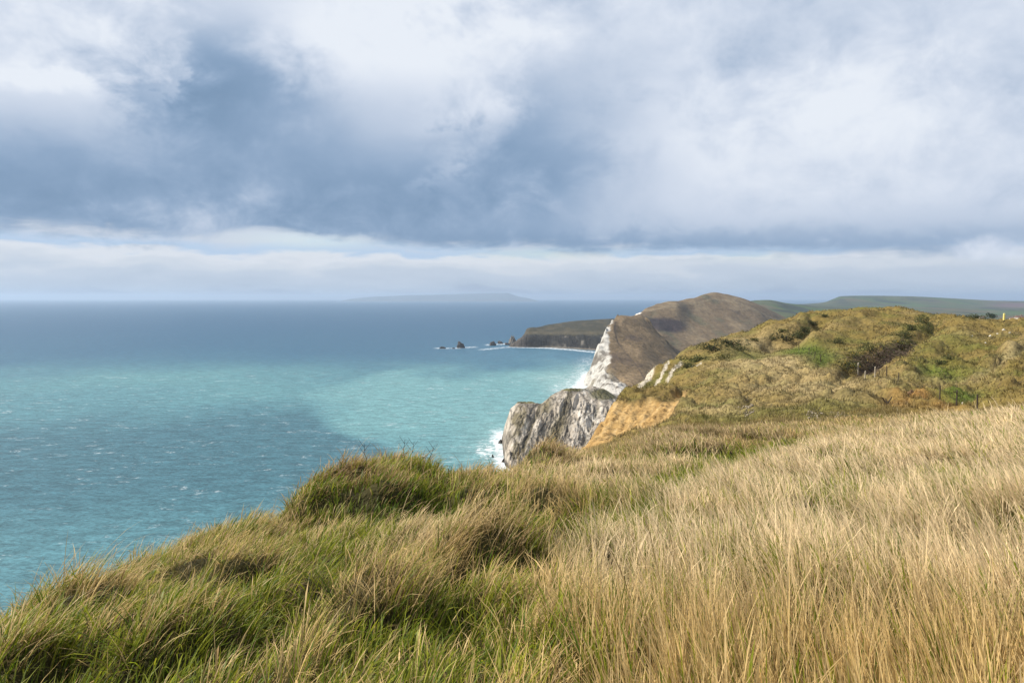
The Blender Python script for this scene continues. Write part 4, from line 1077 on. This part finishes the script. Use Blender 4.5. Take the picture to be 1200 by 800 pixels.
WS = 'white stones on the bank below the marker post'
stone(1140, 394, 2.4, 1.8, 52, 'small white stone lying alone seaward of the other bank stones', WS, 90)
stone(1161, 394.5, 2.6, 2.0, 53, 'white stone midway along the bank below the dark hollow', WS, 90)
stone(1177, 389, 4.6, 2.6, 54, 'largest white stone below the yellow marker post', WS, 90)
stone(1170, 392, 2.6, 1.6, 55, 'flat white stone just below the largest white bank stone', WS, 90)
stone(1184, 392, 2.4, 1.4, 56, 'small white stone inland of the largest bank stone', WS, 90)
stone(1156, 403.5, 2.2, 1.8, 57, 'lowest white stone on the grassy bank', WS, 80)

mat_rubble = plain_mat('rubble_stone', (0.16, 0.13, 0.09), (0.33, 0.28, 0.21), 3.0, 0.9, 0.5, 0.05)
# chalk rubble spilling from small slips
def rubble(cx, cy, rx, ry, n, seed, label, y0):
    r = np.random.default_rng(seed); VV, FF = [], []
    V0, F0 = ico(1)
    for _ in range(n):
        px = cx + r.normal() * rx; row = cy + r.normal() * ry
        x, y, z = ground_at(px, row, y0); s = r.uniform(0.025, 0.10) * (1 if r.random() < 0.85 else 1.6)
        v = V0 * (r.uniform(0.6, 1.2, 3) * s) * (1 + 0.25 * r.normal(0, 1, (len(V0), 1)))
        b = len(VV); VV += [tuple(q + np.array([x, y, z + s * 0.25])) for q in v]; FF += [[i + b for i in f] for f in F0]
    o = obj_from('rubble', VV, FF, mat_rubble); set_props(o, label, 'rubble', None, 'stuff')
rubble(879, 482, 4, 4, 80, 5, 'pale chalk rubble slipping from the round turf knoll', 40)
rubble(957, 486, 5, 3, 45, 6, 'scattered chalk rubble below the torn turf edge', 30)
rubble(987, 487, 4, 2.5, 35, 8, 'pale stones under the dark overhanging turf lip', 30)

# ---- gorse and bramble
mat_bush = leaf_mat('gorse_leaf', 0.2, 0.7)
def bush_mesh(seed, n=900, flat=0.6, tint=(0.050, 0.060, 0.018), flowers=0.0):
    r = np.random.default_rng(seed)
    nl = 7; cs = np.stack([r.normal(0, 0.42, nl), r.normal(0, 0.35, nl), r.uniform(0.15, 0.62, nl) * flat * 1.2], -1); rs = r.uniform(0.22, 0.45, nl)
    V, Fs, C = [], [], []
    for i in range(n):
        q = r.integers(nl); d = r.normal(0, 1, 3); d /= np.linalg.norm(d)
        p = cs[q] + d * rs[q] * r.uniform(0.72, 1.12) * np.array([1, 1, flat * 1.3])
        if p[2] < 0.0: p[2] = abs(p[2]) * 0.5
        a = d + r.normal(0, 0.6, 3); a /= np.linalg.norm(a)
        t = np.cross(a, r.normal(0, 1, 3)); t /= np.linalg.norm(t)
        s = r.uniform(0.035, 0.085)
        b = len(V)
        V += [p - t * s * 0.5, p + t * s * 0.5, p + a * s * 1.6 + t * s * 0.15]
        Fs.append((b, b + 1, b + 2))
        c = np.array(tint) * r.uniform(0.5, 1.7)
        if r.random() < flowers: c = np.array([0.42, 0.28, 0.02])
        C += [c] * 3
    me = bpy.data.meshes.new('crown'); me.from_pydata([tuple(v) for v in V], [], Fs); me.materials.append(mat_bush); add_color(me, 'Col', np.array(C))
    return me
mat_bark = plain_mat('gorse_stem', (0.04, 0.03, 0.02), (0.09, 0.065, 0.045), 12)
def stem_mesh(seed):
    V, Fs = [], []
    for q in range(3):
        v, f = limb((0, 0, -0.15), (0.25 * math.cos(q * 2.1 + seed), 0.25 * math.sin(q * 2.1 + seed), 0.45), 0.035, 0.015, 6, 4, 0.2, seed + q)
        b = len(V); V += list(v); Fs += [[i + b for i in g] for g in f]
    me = bpy.data.meshes.new('stems'); me.from_pydata([tuple(map(float, v)) for v in V], [], Fs); me.materials.append(mat_bark); return me
bm_ = [bush_mesh(1), bush_mesh(2, 1100), bush_mesh(3, 900, 0.75, (0.060, 0.070, 0.022)), bush_mesh(4, 900, 0.6, (0.055, 0.060, 0.018), 0.06), bush_mesh(5, 900, 0.5, (0.036, 0.042, 0.016))]
st_ = [stem_mesh(1), stem_mesh(9)]
BG = 'dark gorse bushes on the banks'
def bush(px, row, w, h, label, var=0, y0=60, rot=None, name='gorse_bush', group=BG, cat='bush'):
    x, y, z = ground_at(px, row, y0); k = y / F
    e = bpy.data.objects.new(name, None); col.objects.link(e); e.location = (x, y, z - 0.1)
    e.rotation_euler = (0, 0, random.uniform(-0.5, 0.5))
    w *= 1.25; h *= 1.5; s = w * k / 1.45
    e.scale = (s, s * 0.8, h * k / 0.85)
    c = bpy.data.objects.new('crown', bm_[var % 5]); col.objects.link(c); c.parent = e
    t = bpy.data.objects.new('stems', st_[var % 2]); col.objects.link(t); t.parent = e
    set_props(e, label, cat, group)
    return e
bush(1141, 374, 17, 4.2, 'dark wind-shaped bush on the skyline seaward of the yellow post', 1, 140)
bush(1084, 378, 15, 6, 'dark rounded bush just under the skyline above a steep bank', 2, 130)
bush(1092, 391, 12, 9, 'tall grey-green bush in the cleft below the skyline bank', 2, 120)
bush(966, 372, 8, 3.5, 'low dark bush on the skyline of the grassy rampart', 0, 150)
bush(857, 404, 26, 7, 'broad black-green gorse at the seaward end of the straw plateau', 4, 120)
bush(836, 411, 22, 8, 'dark gorse below the brow where the chalk ribs begin', 4, 120)
bush(819, 424, 18, 7, 'gorse in the gully beside the inland chalk rib', 1, 110)
bush(806, 432, 14, 6, 'lower gorse in the same gully nearer the chalk ribs', 0, 110)
bush(868, 411, 12, 5, 'small green bush at the edge of the straw plateau', 2, 110)
bush(848, 421, 10, 6, 'round green bush below the straw plateau edge', 3, 110)
bush(884, 399.5, 10, 4, 'low gorse between the plateau and the first bank', 0, 120)
bush(921, 401.5, 20, 7, 'dark gorse clump at the foot of the rampart above the green strip', 4, 120)
bush(937, 397, 15, 7, 'gorse running up the rampart from the green strip', 1, 120)
bush(943, 390, 12, 7, 'middle gorse in the line climbing the rampart', 0, 120)
bush(953, 383, 12, 5, 'upper gorse of the line climbing the rampart', 4, 120)
bush(917, 390, 11, 5, 'small dark gorse alone on the seaward rampart face', 0, 120)
bush(906, 399, 8, 4, 'small gorse seaward of the dark clump at the rampart foot', 1, 120)
bush(995, 436, 22, 9, 'dark olive gorse at the end of the bramble bank by the tallest post', 3, 80)
bush(1004, 421, 14, 7, 'gorse with yellow flecks above the tallest pale post', 3, 90)
bush(1022, 413, 16, 7, 'olive bush at the upper edge of the bramble patch', 2, 90)
bush(1056, 408, 18, 7, 'bush with yellow flowers at the inland end of the brambles', 3, 90)
bush(1060, 396, 14, 7, 'dark bush in the bank cleft above the brambles', 1, 100)
bush(1068, 388, 12, 7, 'uppermost dark bush in the cleft above the brambles', 0, 110)
bush(850, 474, 6, 3, 'small dark bush by the round turf knoll', 0, 50)
bush(880, 474, 6, 4, 'dark tuft of gorse crowning the chalky turf knoll', 4, 45)
bush(1104, 427, 14, 6, 'low bush on the bank above the green hollow', 0, 70)
bush(1115, 424, 9, 4, 'small bush beside the low bush above the green hollow', 2, 70)
bush(982, 402, 10, 5, 'gorse tuft on the rampart above the end of the green strip', 1, 110)

# bramble thicket: a tangle nobody could count
def thicket():
    r = np.random.default_rng(77); V, Fs, C = [], [], []
    for i in range(5200):
        t = r.random(); px = lerp(1003, 1068, t) + r.normal() * 6; row = lerp(430, 409, t) + r.normal() * 5
        x, y, z = ground_at(px, row, 90); h = r.uniform(0.1, 0.9)
        p = np.array([x + r.normal() * 0.3, y + r.normal() * 0.5, z + h]); a = r.normal(0, 1, 3); a[2] = abs(a[2]) * 0.6; a /= np.linalg.norm(a)
        tt = np.cross(a, r.normal(0, 1, 3)); tt /= np.linalg.norm(tt); s = r.uniform(0.10, 0.26)
        b = len(V); V += [p - tt * s * 0.35, p + tt * s * 0.35, p + a * s * 1.8]; Fs.append((b, b + 1, b + 2))
        c = np.array([0.085, 0.060, 0.042]) * r.uniform(0.5, 1.5) if r.random() < 0.85 else np.array([0.06, 0.07, 0.02])
        C += [c] * 3
    o = obj_from('undergrowth', V, Fs, mat_bush, colors=C)
    set_props(o, 'purple-brown leafless bramble thicket on the shaded bank behind the posts', 'brambles', None, 'stuff')
thicket()

# dead stalks on the clifftop mound
def stalk(px, row, h, lean, seed, label):
    x, y, z = ground_at(px, row, 9.5)
    V, Fs = limb((0, 0, 0), (lean * h, 0.03, h), 0.006, 0.003, 5, 6, 0.08, seed)
    e = bpy.data.objects.new('dead_stalk', None); col.objects.link(e); e.location = (x, y, z)
    obj_from('stem', V, Fs, mat_post_dark, parent=e)
    for q in range(3):
        t = 0.55 + 0.15 * q; s = 1 if q % 2 else -1
        v, f = limb((lean * h * t, 0, h * t), (lean * h * t + s * 0.10, 0.02, h * t + 0.14), 0.004, 0.002, 5, 3, 0.1, seed + q + 5); obj_from('twig', v, f, mat_post_dark, parent=e)
    set_props(e, label, 'dead stalk', 'dead stalks on the clifftop mound')
stalk(427, 540, 0.40, -0.10, 3, 'short dead stalk at the seaward side of the mound top')
stalk(470, 540, 0.46, 0.10, 6, 'tallest forked dead stalk on the middle of the mound')
stalk(478, 540, 0.42, 0.22, 11, 'dead stalk leaning inland beside the tallest stalk')
stalk(500, 545, 0.36, 0.35, 14, 'bent dead stalk at the inland end of the mound top')

# ---- beyond the skyline at the inland edge: a round tree and cottages
def far_ground(px, row, Y): return float(u_of_px(px) * Y), Y, CAMZ + float(t_of_row(row)) * Y
x, y, z = far_ground(1162.5, 373.5, 900); k = y / F
e = bpy.data.objects.new('round_tree', None); col.objects.link(e); e.location = (x, y, z)
def crown_mesh():
    r = np.random.default_rng(5); V, Fs, C = [], [], []
    cs = [(r.normal(0, 0.30), r.normal(0, 0.25), r.uniform(0.35, 0.75)) for _ in range(9)]
    for i in range(1500):
        c0 = np.array(cs[r.integers(9)]); d = r.normal(0, 1, 3); d /= np.linalg.norm(d)
        p = c0 + d * 0.26 * r.uniform(0.7, 1.1); a = d + r.normal(0, 0.6, 3); a /= np.linalg.norm(a)
        t = np.cross(a, r.normal(0, 1, 3)); t /= np.linalg.norm(t); s = r.uniform(0.04, 0.08); b = len(V)
        V += [p - t * s * .5, p + t * s * .5, p + a * s * 1.4]; Fs.append((b, b + 1, b + 2)); C += [np.array([0.035, 0.045, 0.022]) * r.uniform(0.6, 1.5)] * 3
    me = bpy.data.meshes.new('crown'); me.from_pydata([tuple(v) for v in V], [], Fs); me.materials.append(mat_bush); add_color(me, 'Col', np.array(C)); return me
c = bpy.data.objects.new('crown', crown_mesh()); col.objects.link(c); c.parent = e; c.scale = (9.5 * k / 1.1, 9.5 * k / 1.1, 7.5 * k)
V, Fs = limb((0, 0, -8), (0, 0, 4 * k), 0.45, 0.25, 7, 4, 0.05, 3); obj_from('trunk', V, Fs, mat_bark, parent=e)
set_props(e, 'dark round tree beyond the skyline beside the yellow post', 'tree')
mat_wall = plain_mat('cottage_wall', (0.50, 0.44, 0.36), (0.62, 0.56, 0.47), 0.6)
mat_roof = plain_mat('cottage_roof', (0.14, 0.09, 0.075), (0.22, 0.14, 0.11), 1.0)
mat_win = plain_mat('dark_glass', (0.02, 0.025, 0.03), (0.03, 0.035, 0.04), 2.0, 0.2)
def box(x0, x1, y0, y1, z0, z1):
    V = [(x, y, z) for z in (z0, z1) for y in (y0, y1) for x in (x0, x1)]
    return V, [(0, 2, 3, 1), (4, 5, 7, 6), (0, 1, 5, 4), (2, 6, 7, 3), (0, 4, 6, 2), (1, 3, 7, 5)]
def cottage(px, row, w, h, Y, label, rot=0.2):
    x, y, z = far_ground(px, row, Y); k = y / F; W = w * k; H = h * k * 0.55; D = 6.0
    e = bpy.data.objects.new('cottage', None); col.objects.link(e); e.location = (x, y, z); e.rotation_euler = (0, 0, rot)
    V, Fs = box(-W / 2, W / 2, -D / 2, D / 2, -4, H); obj_from('wall', V, Fs, mat_wall, parent=e)
    rh = h * k * 0.45; o_ = 0.4
    V = [(-W/2-o_, -D/2-o_, H+.01), (W/2+o_, -D/2-o_, H+.01), (W/2+o_, D/2+o_, H+.01), (-W/2-o_, D/2+o_, H+.01), (-W/2-o_, 0, H+rh), (W/2+o_, 0, H+rh)]
    rf = obj_from('roof', V, [(0, 1, 5, 4), (3, 4, 5, 2), (0, 4, 3), (1, 2, 5), (3, 2, 1, 0)], mat_roof, parent=e)
    V, Fs = box(W*.25, W*.25+1.0, -.5, .5, H+rh*.5, H+rh+1.2); obj_from('chimney', V, Fs, mat_roof, parent=rf)
    for q in (-0.25, 0.15):
        V, Fs = box(W*q, W*q+1.1, -D/2-.06, -D/2+.02, H*.35, H*.75); obj_from('window', V, Fs, mat_win, parent=e)
    set_props(e, label, 'cottage', 'cottages beyond the skyline')
cottage(1194.5, 375.0, 10, 5.2, 880, 'pale cottage with red-brown roof beyond the skyline past the yellow post', 0.25)
cottage(1186, 374.8, 4.5, 3.0, 1000, 'small pale outbuilding between the yellow post and the larger cottage', -0.2)
cottage(1151, 373.6, 5, 2.4, 1000, 'low pale house between the skyline bush and the round tree', 0.1)

# =================================================================== AIR
HAZE = 4.4e-5
bm_v, bm_f = box(-46000, 46000, -300, 47000, -25, 350)
m, nt, out = new_mat('haze_air')
pv = N(nt, 'ShaderNodeVolumePrincipled'); pv.inputs['Color'].default_value = (0.50, 0.65, 0.86, 1)
pv.inputs['Density'].default_value = HAZE; pv.inputs['Anisotropy'].default_value = 0.2
nt.links.new(pv.outputs[0], out.inputs['Volume'])
o = obj_from('haze', bm_v, bm_f, m); set_props(o, 'thin blue haze over the sea and the distant land', 'haze', None, 'stuff')

# =================================================================== SUN, SKY, CAMERA
SUN_EL, SUN_AZ = math.radians(40), math.radians(-80)      # azimuth from +Y (the view) towards +X
sd = (math.sin(SUN_AZ) * math.cos(SUN_EL), math.cos(SUN_AZ) * math.cos(SUN_EL), math.sin(SUN_EL))
sl = bpy.data.lights.new('sun', 'SUN'); sl.energy = 5.0; sl.angle = math.radians(0.8); sl.color = (1.0, 0.93, 0.82)
so = bpy.data.objects.new('sun', sl); col.objects.link(so)
from mathutils import Vector
so.rotation_euler = Vector(sd).to_track_quat('Z', 'Y').to_euler(); so.location = (-200, 0, 400)

w = bpy.data.worlds.new('World'); scene.world = w; w.use_nodes = True
nt = w.node_tree; nt.nodes.clear(); Lk = nt.links
out = N(nt, 'ShaderNodeOutputWorld')
sky = N(nt, 'ShaderNodeTexSky', sky_type='NISHITA'); sky.sun_disc = False
sky.sun_elevation = SUN_EL; sky.sun_rotation = SUN_AZ; sky.altitude = 150; sky.air_density = 1.0; sky.dust_density = 1.5; sky.ozone_density = 1.5
bg_sky = N(nt, 'ShaderNodeBackground'); bg_sky.inputs['Strength'].default_value = 0.11
Lk.new(sky.outputs[0], bg_sky.inputs['Color'])
tc = N(nt, 'ShaderNodeTexCoord'); sep = N(nt, 'ShaderNodeSeparateXYZ'); Lk.new(tc.outputs['Generated'], sep.inputs[0])
DEG = 180 / math.pi
az = mth('MULTIPLY', mth('ARCTAN2', sep.outputs['X'], sep.outputs['Y']), DEG)
el = mth('MULTIPLY', mth('ARCSINE', sep.outputs['Z']), DEG)
def dirnoise(sx, sy, sz, detail, rough, dist, off):
    mp = N(nt, 'ShaderNodeMapping'); mp.inputs['Scale'].default_value = (sx, sy, sz); mp.inputs['Location'].default_value = off
    Lk.new(tc.outputs['Generated'], mp.inputs['Vector'])
    n = N(nt, 'ShaderNodeTexNoise'); n.inputs['Scale'].default_value = 1; n.inputs['Detail'].default_value = detail
    n.inputs['Roughness'].default_value = rough; n.inputs['Distortion'].default_value = dist
    Lk.new(mp.outputs[0], n.inputs['Vector']); return mth('SUBTRACT', n.outputs['Fac'], 0.5)
nb = dirnoise(5.0, 5.0, 7.5, 7, 0.58, 0.25, (1.3, 0.2, 4.1))       # big torn shapes
nf = dirnoise(13, 13, 18, 9, 0.62, 0.35, (7.3, 2.2, 0.1))          # wisps
nw = dirnoise(9, 9, 40, 5, 0.55, 0.2, (3.1, 8.2, 5.1))           # cloud base wobble
def px_az(px, row): return math.degrees(math.atan2((px - 600) / F, math.cos(PITCH) + (400 - row) / F * math.sin(PITCH)))
def px_el(px, row):
    a, b = (px - 600) / F, (400 - row) / F
    return math.degrees(math.asin((b * math.cos(PITCH) - math.sin(PITCH)) / math.sqrt(1 + a * a + b * b)))
azw = mth('ADD', az, mth('MULTIPLY', nb, 26.0)); azw = mth('ADD', azw, mth('MULTIPLY', nf, 10.0))
elw = mth('ADD', el, mth('MULTIPLY', nb, 7.0)); elw = mth('ADD', elw, mth('MULTIPLY', nf, 5.0))
def gauss(px, row, rx, ry, amp, rot=0.0, A=None, E=None):
    A = A or azw; E = E or elw
    dx = mth('SUBTRACT', A, px_az(px, row)); dy = mth('SUBTRACT', E, px_el(px, row))
    kx = rx / F * DEG * 0.85; ky = ry / F * DEG * 0.95
    c, s = math.cos(rot), math.sin(rot)
    a = mth('MULTIPLY_ADD', dx, c / kx, mth('MULTIPLY', dy, s / kx)); b = mth('MULTIPLY_ADD', dx, -s / ky, mth('MULTIPLY', dy, c / ky))
    r2 = mth('MULTIPLY_ADD', a, a, mth('MULTIPLY', b, b))
    return mth('MULTIPLY', mth('POWER', 2.71828, mth('MULTIPLY', r2, -1.0)), amp)
def addall(l):
    s = l[0]
    for q in l[1:]: s = mth('ADD', s, q)
    return s
# thickness of the cloud deck (more = darker)
D = addall([gauss(40, 225, 300, 72, 0.52), gauss(260, 110, 140, 62, 0.46), gauss(480, 225, 250, 60, 0.48), gauss(630, 130, 100, 70, 0.26), gauss(310, 72, 110, 42, 0.26), gauss(200, 100, 14, 16, -0.14), gauss(512, 205, 24, 18, -0.16), gauss(545, 140, 40, 14, -0.14), gauss(35, 97, 60, 14, -0.30), gauss(1000, 160, 260, 70, -0.10),
            gauss(680, 284, 300, 24, 0.32), gauss(1050, 284, 330, 24, 0.32), gauss(650, 200, 100, 70, 0.2), gauss(1000, 60, 260, 60, 0.12),
            gauss(470, 35, 150, 55, -0.50), gauss(60, 60, 120, 60, -0.22), gauss(850, 180, 150, 60, -0.12)])
D = mth('ADD', D, mth('MULTIPLY', nb, 0.80)); D = mth('ADD', D, mth('MULTIPLY', nf, 0.66)); D = mth('ADD', D, 0.28)
cr = N(nt, 'ShaderNodeValToRGB'); e0 = cr.color_ramp
e0.interpolation = 'B_SPLINE'
e0.elements[0].position = 0.0; e0.elements[0].color = (0.84, 0.885, 0.95, 1)
e0.elements[1].position = 1.0; e0.elements[1].color = (0.180, 0.285, 0.430, 1)
for p, c in ((0.22, (0.68, 0.745, 0.86)), (0.48, (0.475, 0.565, 0.71)), (0.72, (0.265, 0.385, 0.56))):
    q = e0.elements.new(p); q.color = (*c, 1)
Lk.new(D, cr.inputs['Fac'])
# below the deck: far bright sky with thin cloud bands and rain haze
cb = N(nt, 'ShaderNodeValToRGB'); b0 = cb.color_ramp; b0.interpolation = 'EASE'
bandv = mth('MULTIPLY_ADD', nw, 0.75, mth('ADD', mth('MULTIPLY', el, 0.2), 0.0))      # 0..1 for 0..5 degrees
b0.elements[0].position = 0.0; b0.elements[0].color = (0.40, 0.475, 0.60, 1)
b0.elements[1].position = 1.0; b0.elements[1].color = (0.60, 0.66, 0.76, 1)
for p, c in ((0.15, (0.50, 0.58, 0.69)), (0.35, (0.56, 0.635, 0.74)), (0.52, (0.66, 0.715, 0.79)), (0.64, (0.74, 0.78, 0.84)), (0.75, (0.49, 0.63, 0.82))):
    q = b0.elements.new(p); q.color = (*c, 1)
Lk.new(bandv, cb.inputs['Fac'])
# clear gap
base_el = mth('ADD', mth('MULTIPLY', mth('SUBTRACT', az, 0.0), -0.022), 4.0)
below = mth('SUBTRACT', mth('ADD', base_el, mth('MULTIPLY', nw, 2.8)), el)
below = mth('ADD', below, gauss(130, 300, 110, 28, -0.7)); below = mth('ADD', below, gauss(350, 285, 110, 22, 1.3)); below = mth('ADD', below, mth('MULTIPLY', nf, 2.2))
isbelow = ramp_(below, -0.7, 0.7)
deckmix = N(nt, 'ShaderNodeMix', data_type='RGBA'); Lk.new(isbelow, deckmix.inputs['Factor']); Lk.new(cr.outputs['Color'], deckmix.inputs['A']); Lk.new(cb.outputs['Color'], deckmix.inputs['B'])
bg_cl = N(nt, 'ShaderNodeBackground'); bg_cl.inputs['Strength'].default_value = 0.64
Lk.new(deckmix.outputs['Result'], bg_cl.inputs['Color'])
clear = mth('MULTIPLY', addall([gauss(370, 281, 90, 11, 0.45, A=az, E=el), gauss(640, 297, 90, 7, 0.6, A=az, E=el), gauss(880, 300, 60, 6, 0.3, A=az, E=el)]), isbelow)
cover = mth('SUBTRACT', 1.0, clear, clamp=True)
ms = N(nt, 'ShaderNodeMixShader'); Lk.new(cover, ms.inputs[0]); Lk.new(bg_sky.outputs[0], ms.inputs[1]); Lk.new(bg_cl.outputs[0], ms.inputs[2])
Lk.new(ms.outputs[0], out.inputs['Surface'])

cd = bpy.data.cameras.new('camera'); cam = bpy.data.objects.new('camera', cd); col.objects.link(cam)
cd.sensor_fit = 'HORIZONTAL'; cd.sensor_width = 36; cd.lens = 24; cd.clip_start = 0.1; cd.clip_end = 120000
cam.location = (0, 0, CAMZ); cam.rotation_euler = (math.pi / 2 - PITCH, 0, 0)
scene.camera = cam
scene.view_settings.view_transform = 'Standard'; scene.view_settings.look = 'None'
scene.view_settings.exposure = 0.65; scene.view_settings.gamma = 1.0; scene.view_settings.use_curve_mapping = False
scene.render.engine = 'CYCLES'
cy = scene.cycles
cy.use_denoising = True; cy.denoiser = 'OPENIMAGEDENOISE'; cy.denoising_input_passes = 'RGB_ALBEDO_NORMAL'; cy.denoising_prefilter = 'ACCURATE'
cy.max_bounces = 5; cy.diffuse_bounces = 3; cy.glossy_bounces = 2; cy.transmission_bounces = 2; cy.volume_bounces = 0; cy.transparent_max_bounces = 4
cy.sample_clamp_indirect = 4.0
